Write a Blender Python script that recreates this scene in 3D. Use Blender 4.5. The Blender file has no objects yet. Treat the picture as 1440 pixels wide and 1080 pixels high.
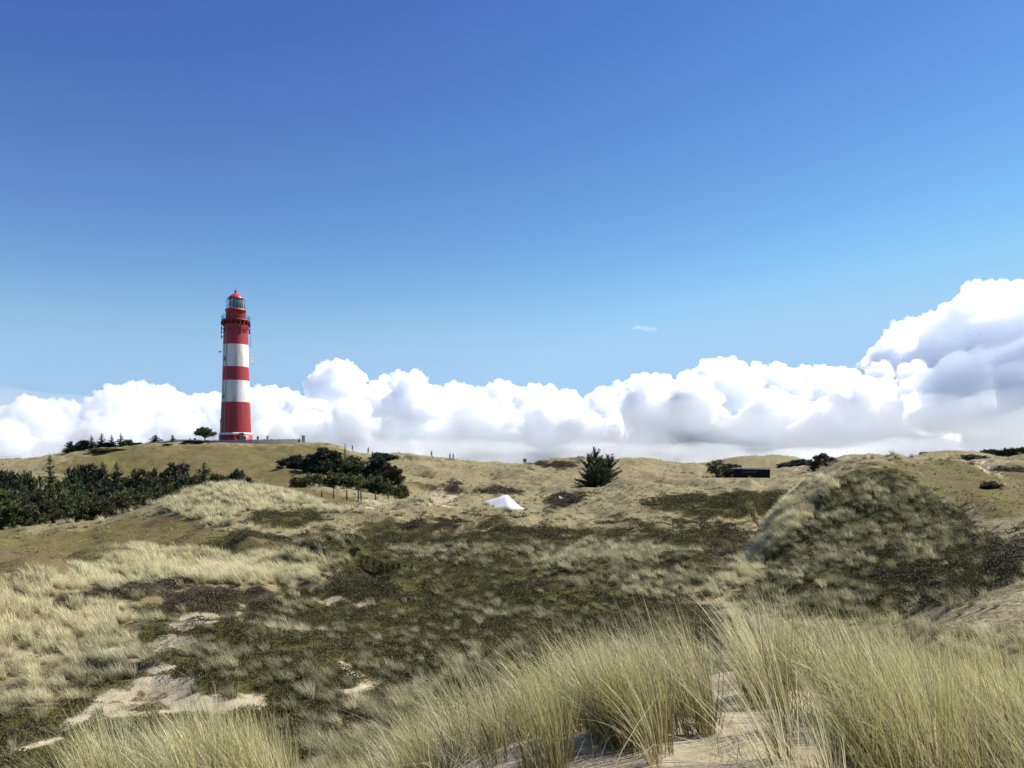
import bpy, bmesh, math, random, os
import numpy as np
from mathutils import Vector, Matrix

SC = bpy.context.scene
COL = SC.collection
rng = np.random.default_rng(7)
random.seed(7)
SKIP = os.environ.get('SKIP', '')

# ------------------------------------------------------------------ camera
F = 1198.0            # focal length in photograph pixels (1440 wide)
EYE = 20.0            # eye height above the sea, metres
HZN = 652.0           # photograph row of the horizon (level camera, frame shifted up)
cp, sp = 1.0, 0.0
cam_d = bpy.data.cameras.new('camera'); cam = bpy.data.objects.new('camera', cam_d); COL.objects.link(cam)
cam_d.sensor_width = 36.0; cam_d.lens = 36.0 * F / 1440
cam_d.clip_start = 0.1; cam_d.clip_end = 120000
cam.location = (0, 0, EYE); cam.rotation_euler = (math.pi / 2, 0, 0); cam_d.shift_y = (HZN - 540) / 1440
SC.camera = cam

def slope_of(u, v):
    """tangent of elevation and azimuth of the sight line through a photograph pixel"""
    xc = (u - 720) / F; yc = (HZN - v) / F
    fx, fy, fz = xc, cp - yc * sp, sp + yc * cp
    return fz / math.hypot(fx, fy), math.atan2(fx, fy)

def point_at(u, v, d):
    t, a = slope_of(u, v)
    return Vector((d * math.sin(a), d * math.cos(a), EYE + d * t))

# ------------------------------------------------------------------ noise
def _h(ix, iy, s):
    n = (ix.astype(np.int64) * 374761393 + iy.astype(np.int64) * 668265263 + s * 974634777) & 0xFFFFFFFF
    n = ((n ^ (n >> 13)) * 1274126177) & 0xFFFFFFFF
    n = n ^ (n >> 16)
    return (n & 0xFFFFFF) / float(0xFFFFFF)

def noise2(x, y, seed=0):
    x = np.asarray(x, float); y = np.asarray(y, float)
    ix = np.floor(x); iy = np.floor(y); fx = x - ix; fy = y - iy
    ux = fx * fx * fx * (fx * (fx * 6 - 15) + 10); uy = fy * fy * fy * (fy * (fy * 6 - 15) + 10)
    def g(a, b):
        an = _h(ix + a, iy + b, seed) * 2 * np.pi
        return np.cos(an) * (fx - a) + np.sin(an) * (fy - b)
    n0 = g(0, 0) * (1 - ux) + g(1, 0) * ux
    n1 = g(0, 1) * (1 - ux) + g(1, 1) * ux
    return (n0 * (1 - uy) + n1 * uy) * 1.5

def fbm(x, y, seed=0, octv=3):
    s = 0; a = 1.0
    for k in range(octv):
        s = s + a * noise2(x * 2 ** k, y * 2 ** k, seed + 17 * k); a *= 0.5
    return s

def smooth(a, b, x):
    t = np.clip((np.asarray(x, float) - a) / (b - a), 0, 1); return t * t * (3 - 2 * t)

def pchip(x, y, q):
    x = np.asarray(x, float); y = np.asarray(y, float); q = np.clip(q, x[0], x[-1])
    h = np.diff(x); dl = np.diff(y) / h
    m = np.zeros(len(x))
    for i in range(1, len(x) - 1):
        if dl[i - 1] * dl[i] > 0:
            w1 = 2 * h[i] + h[i - 1]; w2 = h[i] + 2 * h[i - 1]
            m[i] = (w1 + w2) / (w1 / dl[i - 1] + w2 / dl[i])
    m[0] = dl[0]; m[-1] = dl[-1]
    i = np.clip(np.searchsorted(x, q) - 1, 0, len(x) - 2)
    t = (q - x[i]) / h[i]
    return ((2*t**3 - 3*t**2 + 1) * y[i] + (t**3 - 2*t**2 + t) * h[i] * m[i]
            + (-2*t**3 + 3*t**2) * y[i+1] + (t**3 - t**2) * h[i] * m[i+1])

# ------------------------------------------------------------------ objects
def tag(o, label=None, cat=None, group=None, kind=None):
    if label: o['label'] = label
    if cat: o['category'] = cat
    if group: o['group'] = group
    if kind: o['kind'] = kind
    return o

def empty(name, loc, rz=0.0):
    o = bpy.data.objects.new(name, None); COL.objects.link(o)
    o.location = loc; o.rotation_euler = (0, 0, rz); o.empty_display_size = 0.3
    return o

def mesh_np(name, verts, faces, mats=(), parent=None, smooth_=False, attrs=None, link=True, midx=None):
    """verts (n,3); faces (m,k) array"""
    me = bpy.data.meshes.new(name)
    verts = np.ascontiguousarray(verts, dtype=np.float32); faces = np.ascontiguousarray(faces, dtype=np.int32)
    n, (m, k) = len(verts), faces.shape
    me.vertices.add(n); me.vertices.foreach_set('co', verts.ravel())
    me.loops.add(m * k); me.loops.foreach_set('vertex_index', faces.ravel())
    me.polygons.add(m)
    me.polygons.foreach_set('loop_start', np.arange(0, m * k, k, dtype=np.int32))
    if smooth_: me.polygons.foreach_set('use_smooth', np.ones(m, bool))
    if midx is not None: me.polygons.foreach_set('material_index', np.ascontiguousarray(midx, dtype=np.int32))
    for an, av in (attrs or {}).items():
        at = me.attributes.new(an, 'FLOAT', 'POINT'); at.data.foreach_set('value', np.ascontiguousarray(av, dtype=np.float32))
    for mt in mats: me.materials.append(mt)
    me.update(calc_edges=True); me.validate()
    o = bpy.data.objects.new(name, me)
    if link: COL.objects.link(o)
    if parent is not None: o.parent = parent
    return o

class MB:
    """collects boxes, tubes and lathes; build() links them as ONE mesh object"""
    def __init__(s): s.v = []; s.f = []; s.m = []; s.sm = []
    def add(s, vs, fs, mi=0, sm=False):
        b = len(s.v); s.v += [tuple(p) for p in vs]
        for f in fs: s.f.append(tuple(b + i for i in f)); s.m.append(mi); s.sm.append(sm)
    def box(s, c, size, rz=0.0, mi=0, M=None):
        x, y, z = (d / 2 for d in size); R = Matrix.Rotation(rz, 3, 'Z') if M is None else M
        vs = [Vector(c) + R @ Vector((a * x, b * y, e * z)) for a in (-1, 1) for b in (-1, 1) for e in (-1, 1)]
        s.add(vs, [(0,1,3,2), (4,6,7,5), (0,4,5,1), (2,3,7,6), (0,2,6,4), (1,5,7,3)], mi)
    def tube(s, pts, rad, seg=8, mi=0, caps=True):
        pts = [Vector(p) for p in pts]; n = len(pts)
        if not hasattr(rad, '__len__'): rad = [rad] * n
        vs = []; ref = None
        for i, p in enumerate(pts):
            t = (pts[min(i + 1, n - 1)] - pts[max(i - 1, 0)]).normalized()
            if ref is None: ref = Vector((1, 0, 0)) if abs(t.x) < 0.8 else Vector((0, 1, 0))
            a = t.cross(ref).normalized(); b = t.cross(a).normalized(); ref = -t.cross(a).cross(t) if False else ref
            for k in range(seg):
                an = 2 * math.pi * k / seg
                vs.append(p + (a * math.cos(an) + b * math.sin(an)) * rad[i])
        fs = [(i*seg + k, i*seg + (k+1) % seg, (i+1)*seg + (k+1) % seg, (i+1)*seg + k) for i in range(n-1) for k in range(seg)]
        s.add(vs, fs, mi, True)
        if caps:
            b = len(s.v) - len(vs)
            s.f.append(tuple(b + k for k in range(seg))); s.m.append(mi); s.sm.append(False)
            s.f.append(tuple(b + (n-1)*seg + k for k in range(seg))[::-1]); s.m.append(mi); s.sm.append(False)
    def lathe(s, prof, seg=48, c=(0, 0, 0), mi=0, mis=None, sm=True, a0=0.0, a1=2*math.pi):
        """prof [(r,z)...]; mis: material per ring band"""
        n = len(prof); full = abs(a1 - a0 - 2*math.pi) < 1e-6; cols = seg if full else seg + 1
        vs = [(c[0] + r*math.cos(a0 + (a1-a0)*k/seg), c[1] + r*math.sin(a0 + (a1-a0)*k/seg), c[2] + z) for r, z in prof for k in range(cols)]
        b = len(s.v); s.v += vs
        for i in range(n-1):
            for k in range(seg):
                k2 = (k+1) % cols
                s.f.append((b+i*cols+k, b+i*cols+k2, b+(i+1)*cols+k2, b+(i+1)*cols+k))
                s.m.append(mis[i] if mis else mi); s.sm.append(sm)
    def ball(s, c, r, seg=12, rings=8, sc=(1,1,1), mi=0):
        vs = []; 
        for i in range(rings+1):
            ph = math.pi*i/rings
            for k in range(seg):
                a = 2*math.pi*k/seg
                vs.append((c[0]+r*sc[0]*math.sin(ph)*math.cos(a), c[1]+r*sc[1]*math.sin(ph)*math.sin(a), c[2]-r*sc[2]*math.cos(ph)))
        fs = [(i*seg+k, i*seg+(k+1)%seg, (i+1)*seg+(k+1)%seg, (i+1)*seg+k) for i in range(rings) for k in range(seg)]
        s.add(vs, fs, mi, True)
    def build(s, name, mats, parent=None, link=True):
        me = bpy.data.meshes.new(name); me.from_pydata(s.v, [], s.f)
        me.polygons.foreach_set('material_index', s.m); me.polygons.foreach_set('use_smooth', s.sm)
        for mt in (mats if isinstance(mats, (list, tuple)) else [mats]): me.materials.append(mt)
        bm = bmesh.new(); bm.from_mesh(me); bmesh.ops.remove_doubles(bm, verts=bm.verts, dist=1e-5)
        bmesh.ops.recalc_face_normals(bm, faces=bm.faces); bm.to_mesh(me); bm.free()
        o = bpy.data.objects.new(name, me)
        if link: COL.objects.link(o)
        if parent is not None: o.parent = parent
        return o

# ------------------------------------------------------------------ materials
def new_mat(name):
    m = bpy.data.materials.new(name); m.use_nodes = True; nt = m.node_tree; nt.nodes.clear()
    return m, nt, nt.nodes.new('ShaderNodeOutputMaterial')

class NB:
    """small node builder"""
    def __init__(s, nt): s.nt = nt
    def n(s, typ, ins=None, **kw):
        nd = s.nt.nodes.new(typ)
        for k, v in kw.items(): setattr(nd, k, v)
        for k, v in (ins or {}).items(): s.set(nd.inputs[k], v)
        return nd
    def set(s, sock, v):
        if isinstance(v, bpy.types.NodeSocket): s.nt.links.new(v, sock)
        elif hasattr(v, 'outputs'): s.nt.links.new(v.outputs[0], sock)
        else: sock.default_value = v
    def math(s, op, a, b=0.0, clamp=False):
        nd = s.nt.nodes.new('ShaderNodeMath'); nd.operation = op; nd.use_clamp = clamp
        s.set(nd.inputs[0], a); s.set(nd.inputs[1], b); return nd.outputs[0]
    def mix(s, f, a, b, typ='MIX'):
        nd = s.nt.nodes.new('ShaderNodeMix'); nd.data_type = 'RGBA'; nd.blend_type = typ
        s.set(nd.inputs[0], f); s.set(nd.inputs[6], a if isinstance(a, (bpy.types.NodeSocket,)) else c4(a)); s.set(nd.inputs[7], b if isinstance(b, (bpy.types.NodeSocket,)) else c4(b))
        return nd.outputs[2]
    def noise(s, scale, detail=4.0, rough=0.55, vec=None, dist=0.0):
        nd = s.n('ShaderNodeTexNoise', {'Scale': scale, 'Detail': detail, 'Roughness': rough, 'Distortion': dist})
        if vec is not None: s.set(nd.inputs['Vector'], vec)
        return nd.outputs[0]
    def ramp(s, fac, a, b):
        nd = s.n('ShaderNodeMapRange', {'Value': fac, 'From Min': a, 'From Max': b}); nd.interpolation_type = 'SMOOTHSTEP'
        return nd.outputs[0]
    def attr(s, name, typ='GEOMETRY', out='Fac'):
        return s.n('ShaderNodeAttribute', attribute_name=name, attribute_type=typ).outputs[out]
    def coord(s, out='Object'): return s.n('ShaderNodeTexCoord').outputs[out]

def c4(c): return tuple(c) if len(c) == 4 else (c[0], c[1], c[2], 1.0)

def paint(name, col, col2=None, rough=0.6, scale=3.0, bump=0.15, bscale=25.0, metal=0.0, streak=False):
    """base colour worn and mottled by noise, with bump"""
    m, nt, out = new_mat(name); b = NB(nt)
    co = b.coord()
    if streak:
        mp = b.n('ShaderNodeMapping', {'Vector': co, 'Scale': (1, 1, 0.12)}).outputs[0]
    else: mp = co
    f = b.ramp(b.noise(scale, 6, 0.6, mp), 0.42, 0.72)
    c = b.mix(f, col, col2 or tuple(x * 0.7 for x in col))
    bp = b.n('ShaderNodeBump', {'Strength': bump, 'Height': b.noise(bscale, 4, 0.6, co)})
    p = b.n('ShaderNodeBsdfPrincipled', {'Base Color': c, 'Roughness': rough, 'Metallic': metal, 'Normal': bp.outputs[0]})
    nt.links.new(p.outputs[0], out.inputs[0]); return m
# ------------------------------------------------------------------ terrain: one polar height field round the viewpoint
# each column: photograph column u -> features (distance, height) ; 'v' values give the height by the sight line
def zv(u, v, d): return EYE + d * slope_of(u, v)[0]
def C_(u, f1, f2, f3, f4, *rest):
    """first four (d, drop below eye); the rest (d, v) or (d, ('z', height))"""
    o = [(d, EYE - k) for d, k in (f1, f2, f3, f4)]
    for d, v in rest: o.append((d, v[1] if isinstance(v, tuple) else zv(u, v, d)))
    return u, o
Z = lambda z: ('z', z)
COLS = [
 C_(  0, (4.8,2.45), (8.5,3.5),(14,6.2),(24,7.9), (40,905),(60,805),(85,747),(100,Z(11.5)),(150,Z(13.5)),(260,648),(420,Z(13))),
 C_(120, (4.8,2.4), (8.3,3.15),(14,6.2),(24,7.9), (40,900),(60,803),(85,737),(100,Z(12.0)),(158,Z(15.0)),(248,634),(420,Z(13))),
 C_(240, (4.8,2.3), (8,2.95), (14,6.1),(24,7.9), (40,895),(60,800),(85,703),(101,Z(13.6)),(165,672),(238,626),(420,Z(13))),
 C_(330, (4.8,2.25),(7.8,2.95),   (14,6.0),(24,7.9), (40,893),(61,790),(84,683),(104,Z(15.2)),(168,664),(227,626),(420,Z(13))),
 C_(430, (4.8,2.2), (7.5,3.1), (14,6.0),(24,7.9), (41,890),(61,790),(82,696),(102,700),(160,664),(230,627),(420,Z(13))),
 C_(500, (4.8,2.1), (7.2,3.15),(14,5.9),(24,7.9), (42,880),(60,785),(80,713),(101,704),(140,682),(215,639),(420,Z(13))),
 C_(560, (4.8,1.95),(7,2.8),   (13,5.6),(24,7.9), (42,875),(59,785),(78,722),(101,708),(140,688),(222,642),(420,Z(13))),
 C_(640, (4.8,1.85),(7,2.55),  (13,5.4),(24,7.9), (42,870),(58,785),(76,731),(100,712),(145,690),(232,646),(420,Z(13))),
 C_(700, (4.8,1.8), (7.1,2.4), (13,5.3),(25,7.8), (42,870),(58,785),(75,735),(99,716),(150,690),(237,653),(420,Z(13))),
 C_(765, (4.8,1.78),(7.3,2.3), (13,5.2),(25,7.8), (42,868),(58,784),(75,735),(98,714),(150,686),(232,655),(420,Z(13))),
 C_(840, (4.8,1.75),(7.5,2.2), (13.5,5.1),(25,7.6),(42,865),(58,783),(75,733),(97,711),(152,680),(222,649),(420,Z(13))),
 C_(900, (4.8,1.74),(7.7,2.12),(14,5.1),(25,7.4), (42,862),(57,782),(74,732),(96,709),(152,680),(218,647),(420,Z(13))),
 C_(970, (4.8,1.73),(8,2.05),  (14,5.1),(25,7.2), (42,860),(57,788),(73,738),(95,712),(152,683),(226,657),(420,Z(13))),
 C_(1050,(4.8,1.72),(8.4,2.0), (14,5.1),(25,7.0), (41,862),(55,806),(71,760),(92,716),(152,684),(225,661),(420,Z(13))),
 C_(1078,(4.8,1.72),(8.5,2.0), (14,5.1),(25,7.0), (40.5,861),(52,803),(63,756),(82,772),(152,683),(225,661),(420,Z(13))),
 C_(1110,(4.8,1.72),(8.5,2.0), (14,5.0),(25,7.0), (40,860),(51,790),(65,716),(84,738),(155,677),(225,660),(420,Z(13))),
 C_(1160,(4.8,1.73),(8.5,2.05),(14,5.0),(25,6.9), (38.5,857),(51,774),(69,680),(96,Z(16.6)),(158,674),(225,659),(420,Z(13))),
 C_(1230,(4.8,1.74),(8.5,2.1), (14,5.0),(25,6.7), (38,856),(51,767),(73,654),(100,Z(17.4)),(160,668),(235,659),(420,Z(14))),
 C_(1340,(4.8,1.75),(8.5,2.2), (14,4.6),(23,5.2), (34,845),(51,762),(78,654),(104,Z(17.6)),(160,Z(17.8)),(245,651),(420,Z(17))),
 C_(1440,(4.8,1.78),(8.5,2.3), (14,4.5),(22,4.8), (33,826),(48,748),(76,684),(108,668),(165,655),(250,645),(420,Z(19))),
]
def generic(az, s):
    return az, [(4.8,18.0),(8.5,17.3),(14,14.8),(25,13.0),(40,13.0),(58,14.0),(80,15.5+s),(102,14.5),(158,15.5),(240,18.0+s),(420,13)]
keys = [(math.atan2((u - 720) / F, cp + 0.1 * sp), f) for u, f in COLS]
keys = [generic(-math.pi, 0), generic(-1.9, 1), generic(-1.05, 0)] + keys + [generic(1.05, 1.5), generic(1.9, 0), generic(math.pi, 0)]
KA = [k[0] for k in keys]; NF = 11
AZ = np.unique(np.concatenate([np.linspace(-math.pi, -0.66, 150), np.linspace(-0.66, 0.66, 880), np.linspace(0.66, math.pi, 150)]))
FD = np.array([pchip(KA, [k[1][i][0] for k in keys], AZ) for i in range(NF)])
FZ = np.array([pchip(KA, [k[1][i][1] for k in keys], AZ) for i in range(NF)])
one = np.ones(len(AZ))
FD = np.vstack([0.25*one, FD, 900*one, 2500*one, 9000*one, 45000*one])
FZ = np.vstack([18.3*one, FZ, 8*one, 2*one, 0*one, -2*one])
SUB = [16, 26, 20, 24, 180, 170, 90, 44, 44, 70, 30, 14, 10, 6, 5]
TD = []
for i, n in enumerate(SUB):
    s = np.linspace(0, 1, n, endpoint=False)[:, None]
    TD.append(FD[i] * (FD[i+1] / FD[i]) ** s if i > 10 else FD[i] * (1 - s) + FD[i+1] * s)
TD = np.vstack(TD + [FD[-1:]])                      # rows x columns
TZ = np.empty_like(TD)
for j in range(len(AZ)): TZ[:, j] = pchip(FD[:, j], FZ[:, j], TD[:, j])
TX = TD * np.sin(AZ); TY = TD * np.cos(AZ)

def grid_z(x, y, G=None):
    """height (or another gridded field) at x, y"""
    x = np.atleast_1d(np.asarray(x, float)); y = np.atleast_1d(np.asarray(y, float)); G = TZ if G is None else G
    a = np.arctan2(x, y); d = np.hypot(x, y)
    j = np.clip(np.searchsorted(AZ, a) - 1, 0, len(AZ) - 2); t = (a - AZ[j]) / (AZ[j+1] - AZ[j])
    out = np.zeros(len(x))
    for jj, wgt in ((j, 1 - t), (j + 1, t)):
        # row search by bisection
        lo = np.zeros(len(x), int); hi = np.full(len(x), TD.shape[0] - 1)
        while np.any(hi - lo > 1):
            mid = (lo + hi) // 2; c = TD[mid, jj] <= d
            lo = np.where(c, mid, lo); hi = np.where(c, hi, mid)
        f = np.clip((d - TD[lo, jj]) / (TD[hi, jj] - TD[lo, jj]), 0, 1)
        out += wgt * (G[lo, jj] * (1 - f) + G[hi, jj] * f)
    return out

def ground_hit(u, v, dmin=3.0):
    """first ground point along the sight line of a photograph pixel -> (x, y)"""
    t, a = slope_of(u, v); j = int(np.clip(np.searchsorted(AZ, a), 1, len(AZ) - 1))
    d = TD[:, j]; e = (TZ[:, j] - EYE) / d
    k = np.nonzero((e >= t) & (d > dmin))[0]
    dd = d[k[0]] if len(k) else d[-5]
    if len(k) and k[0] > 0:
        i = k[0]; q = (t - e[i-1]) / (e[i] - e[i-1] + 1e-9); dd = d[i-1] + np.clip(q, 0, 1) * (d[i] - d[i-1])
    return dd * math.sin(a), dd * math.cos(a)

def at_az(u, d):
    a = math.atan2((u - 720) / F, cp + 0.1 * sp) if d > 20 else slope_of(u, 1000)[1]
    return d * math.sin(a), d * math.cos(a)

def seg_dist(x, y, P):
    """signed-side distance to a polyline: (distance, side)"""
    best = np.full(np.shape(x), 1e9); side = np.zeros(np.shape(x))
    for (x0, y0), (x1, y1) in zip(P[:-1], P[1:]):
        dx, dy = x1 - x0, y1 - y0; L = dx*dx + dy*dy
        t = np.clip(((x-x0)*dx + (y-y0)*dy) / L, 0, 1)
        q = np.hypot(x - x0 - t*dx, y - y0 - t*dy); s = np.sign(dx*(y-y0) - dy*(x-x0))
        side = np.where(q < best, s, side); best = np.minimum(best, q)
    return best, side

# low ridges, scarps and mounds (laid along the ground they were seen on)
RIDGES = [  # pixels, height, half width towards the viewer, half width away
 ([(20,868),(110,832),(220,800),(330,792),(480,806)], 1.5, 1.7, 5.0),
 ([(-40,905),(60,880),(170,862),(300,842),(400,832)], 0.9, 1.3, 4.0),
 ([(250,962),(300,970),(360,966),(440,955)], 0.55, 0.7, 4.5),
 ([(455,838),(490,846),(545,842)], 0.6, 0.8, 2.5),
 ([(200,893),(262,898),(300,905)], 0.45, 0.6, 2.0),
 ([(660,722),(760,718),(900,716),(1000,712)], 0.9, 3.0, 6.0),
 ([(700,742),(820,730),(940,726),(1030,735)], 0.9, 2.0, 5.0),
 ([(530,735),(640,730),(700,722)], 0.8, 2.5, 5.0),
 ([(780,820),(880,800),(990,800)], 0.7, 2.5, 4.0),
 ([(560,830),(680,825),(760,845)], 0.5, 2.0, 3.5),
 ([(1000,690),(1080,686),(1150,690)], 1.0, 4.0, 6.0),
]
base = TZ.copy()
add = np.zeros_like(TZ)
for P, h, wa, wb in RIDGES:
    Q = [ground_hit(u, v, 16) for u, v in P]
    q, s = seg_dist(TX, TY, Q)
    wob = 1 + 0.35 * fbm(TX / 5.0, TY / 5.0, 51, 2)
    wdt = (max(wa, 1.7) + (wb - max(wa, 1.7)) * smooth(-0.6, 0.6, q * s)) * wob          # side < 0 : nearer the viewer (polyline runs left to right)
    add += h * wob * np.exp(-(q / wdt) ** 2)
MOUNDS = [((390,925),3.4,0.5),((300,862),1.8,0.25),((1395,740),3.0,0.6),((620,690),6,1.0),((590,665),9,1.0),((1215,700),5,0.6),((1330,720),4,0.5),
          ((870,690),7,0.8),((730,672),8,0.9),((660,665),9,1.1),((960,680),8,0.7)]
for (u, v), r, h in MOUNDS:
    x, y = ground_hit(u, v, 16)
    add += h * np.exp(-(((TX - x)**2 + (TY - y)**2) / r**2))
far_ok = smooth(14, 30, TD)
am = smooth(14, 26, TD) * (1 - smooth(900, 2500, TD))
hum = 0.21 * fbm(TX / 3.2, TY / 3.2, 3, 3) * am + 0.62 * fbm(TX / 13, TY / 13, 5, 3) * smooth(28, 70, TD) * (1 - smooth(600, 1500, TD)) \
    + 1.1 * fbm(TX / 34, TY / 34, 6, 2) * smooth(90, 130, TD) * (1 - smooth(215, 250, TD)) \
    + 2.5 * fbm(TX / 60, TY / 60, 8, 3) * smooth(280, 420, TD) * (1 - smooth(1500, 3000, TD))
# sharp-crested wind hummocks on the far dunes
rid = (1 - np.abs(noise2(TX / 18, TY / 18, 12))) ** 3
hum += 1.5 * (rid - 0.4) * smooth(105, 135, TD) * (1 - smooth(205, 225, TD)) * smooth(-0.18, -0.10, np.broadcast_to(AZ, TD.shape))
near = 0.05 * fbm(TX / 1.1, TY / 1.1, 9, 3) * (1 - smooth(12, 20, TD)) * smooth(2, 4, TD)
TZ = TZ + add * far_ok + hum + near
# hills standing further off: (u, v crest, distance, radius)
for u, v, d, r in [(1084,647,390,30),(1050,651,400,24),(1212,644,300,20),(1190,647,310,14),(1255,648,330,22),(1352,638,330,13),(1335,642,345,14),(1300,649,350,25),(1400,646,420,45),(1470,644,430,45),(960,656,420,40),(1130,651,430,30),
                   (800,642,226,11),(775,647,230,9),(910,645,217,8),(885,648,214,8),(700,652,238,12),(590,642,222,13),(620,645,228,13)]:
    x, y = at_az(u, d); zt = zv(u, v, d); z0 = grid_z(x, y)[0]
    TZ = TZ + (zt - z0) * np.exp(-(((TX - x)**2 + (TY - y)**2) / r**2))
# level ground of the lighthouse
LX, LY = at_az(331.5, 238); LZ = zv(331.5, 622, 238)
q = np.hypot(TX - LX, (TY - LY)); k = 1 - smooth(13, 22, q); TZ = TZ * (1 - k) + (LZ - 0.2) * k
q2 = np.maximum(np.abs(TX - LX - 6) / 22, np.abs(TY - LY) / 9)
k = 1 - smooth(0.8, 1.25, q2); TZ = TZ * (1 - k) + (LZ - 0.2) * k
# the ground before the hide lies low enough to show its wall
DV = np.stack([TX, TY, TZ - EYE], 0); pu_ = 720 + F * DV[0] / np.maximum(DV[1] * cp + DV[2] * sp, .5)
lim = EYE + TD * slope_of(1056, 672)[0] + 0.02 * np.abs(pu_ - 1040) * (np.abs(pu_ - 1040) > 55) * 0.6
wt_ = smooth(105, 135, TD) * (1 - smooth(193, 205, TD)) * smooth(150, 80, np.abs(pu_ - 1040)) * (DV[1] > 1)
TZ = np.where(TZ > lim, TZ * (1 - wt_) + lim * wt_, TZ)
def gz(x, y): return float(grid_z(x, y)[0])

# ------------------------------------------------------------------ what grows where (fields on the ground)
dirv = np.stack([TX, TY, TZ - EYE], 0)
yc_ = (dirv[2] * cp - dirv[1] * sp); fw = (dirv[1] * cp + dirv[2] * sp)
okf = fw > 0.5
PU = np.where(okf, 720 + F * dirv[0] / np.maximum(fw, .5), -9999); PV = np.where(okf, HZN - F * yc_ / np.maximum(fw, .5), -9999)
nz = fbm(TX / 2.3, TY / 2.3, 71, 3); nz2 = fbm(TX / 2.3, TY / 2.3, 72, 3); nzl = fbm(TX / 9, TY / 9, 73, 3)

def poly(P, soft=14.0, wob=10.0):
    """1 inside the outline (photograph pixels laid on the ground), soft noisy border"""
    u = PU + wob * nz * 1.6; v = PV + wob * nz2 * 0.8
    sel = (u > min(p[0] for p in P) - 60) & (u < max(p[0] for p in P) + 60) & (v > min(p[1] for p in P) - 40) & (v < max(p[1] for p in P) + 40)
    uu = u[sel]; vv = v[sel]; ins = np.zeros(uu.shape, bool); dm = np.full(uu.shape, 1e9)
    n = len(P)
    for i in range(n):
        x0, y0 = P[i]; x1, y1 = P[(i+1) % n]
        c = ((y0 > vv) != (y1 > vv)) & (uu < (x1 - x0) * (vv - y0) / (y1 - y0 + 1e-9) + x0); ins ^= c
        dx, dy = x1 - x0, (y1 - y0) * 1.8; L = dx*dx + dy*dy + 1e-9
        t = np.clip(((uu - x0)*dx + (vv - y0)*1.8*dy) / L, 0, 1)
        dm = np.minimum(dm, np.hypot(uu - x0 - t*dx, (vv - y0)*1.8 - t*dy))
    sd_ = np.where(ins, dm, -dm); r = np.zeros(PU.shape); r[sel] = smooth(-soft, soft, sd_); return r

vis = TD > 13
sand = np.zeros_like(TZ); moss = np.zeros_like(TZ); tuft = np.full_like(TZ, 0.5); heath = np.zeros_like(TZ); turf = np.zeros_like(TZ)
mid = smooth(13, 17, TD)
VALLEY = [(395,800),(400,762),(520,740),(640,738),(700,742),(860,745),(1000,742),(1050,765),(1045,810),(960,840),(1100,900),(1100,1200),(-80,1200),(-60,1010),(60,985),(200,925),(205,890),(230,850),(330,850),(400,835)]
dv = poly(VALLEY, 26, 22); moss = np.maximum(moss, dv)
tuft = tuft * (1 - dv) + dv * (0.37 + 0.30 * smooth(-.2, .6, nzl))
g = poly([(700,775),(860,760),(1040,790),(1040,850),(900,850),(760,820)], 30, 20); tuft = np.maximum(tuft, 0.65 * g)
moss = moss * (1 - 0.35 * g)
# bright marram ridges on the left
g = poly([(-80,800),(120,800),(200,770),(330,768),(490,790),(470,815),(380,830),(250,828),(200,850),(140,905),(-80,930)], 18, 14)
tuft = np.maximum(tuft, 1.0 * g); moss *= (1 - g)
g = poly([(-80,940),(60,900),(200,880),(240,930),(170,980),(60,1000),(-80,1030)], 20, 16); tuft = np.maximum(tuft, 0.62 * g); moss = moss * (1 - 0.5 * g)
g = poly([(215,830),(300,826),(390,832),(380,856),(300,862),(225,856)], 15, 12); heath = np.maximum(heath, g); tuft *= (1 - 0.8 * g)
g = poly([(90,835),(190,820),(260,812),(270,822),(180,845),(80,860)], 13, 12); heath = np.maximum(heath, 0.8 * g); tuft *= (1 - 0.6 * g)
g = poly([(460,805),(540,805),(560,845),(480,850)], 16, 14); heath = np.maximum(heath, g); tuft *= (1 - 0.7*g)
# smooth olive slope above it, tufts on the crest of the left ridge
g = poly([(-80,750),(130,745),(240,720),(300,730),(330,760),(190,768),(110,795),(-80,830)], 20, 14); turf = np.maximum(turf, g); tuft = tuft * (1 - 0.72 * g)
g = poly([(220,715),(260,690),(330,675),(400,685),(470,705),(520,725),(400,722),(340,728),(300,745)], 12, 9); tuft = np.maximum(tuft, 0.95 * g); turf *= (1 - g)
for P in ([(345,735),(360,722),(400,719),(450,722),(452,734),(400,742)], [(900,705),(980,694),(1095,690),(1110,702),(1060,730),(960,724)], [(290,760),(340,745),(360,755),(300,772)]):
    g = poly(P, 8, 6); moss = np.maximum(moss, 0.9 * g); tuft *= (1 - 0.6 * g)
g = poly([(300,778),(330,758),(420,750),(480,748),(400,770),(340,785)], 9, 6); heath = np.maximum(heath, 0.35*g); turf = np.maximum(turf, g); tuft *= (1 - 0.85*g)
g = poly([(985,745),(1030,735),(1062,748),(1050,800),(1000,815),(1000,770)], 9, 6); heath = np.maximum(heath, 0.5*g); tuft *= (1 - 0.75*g); moss *= (1-.4*g)
# lighthouse hill: short olive turf; right hill top likewise
g = poly([(60,660),(170,628),(440,626),(520,645),(420,690),(340,680),(240,670),(150,680)], 14, 8); turf = np.maximum(turf, g); tuft *= (1 - 0.8 * g)
g = poly([(330,662),(350,672),(440,690),(520,704),(480,716),(400,690)], 6, 4); turf = np.maximum(turf, g); tuft *= (1 - .6*g)
g = poly([(1255,668),(1240,652),(1320,648),(1500,668),(1500,735),(1400,730),(1330,700)], 14, 9); turf = np.maximum(turf, g); tuft *= (1 - 0.75 * g)
g = poly([(555,640),(640,640),(700,655),(800,662),(760,690),(640,700),(560,690)], 14, 8); tuft = np.maximum(tuft, 0.55*g)
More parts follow.
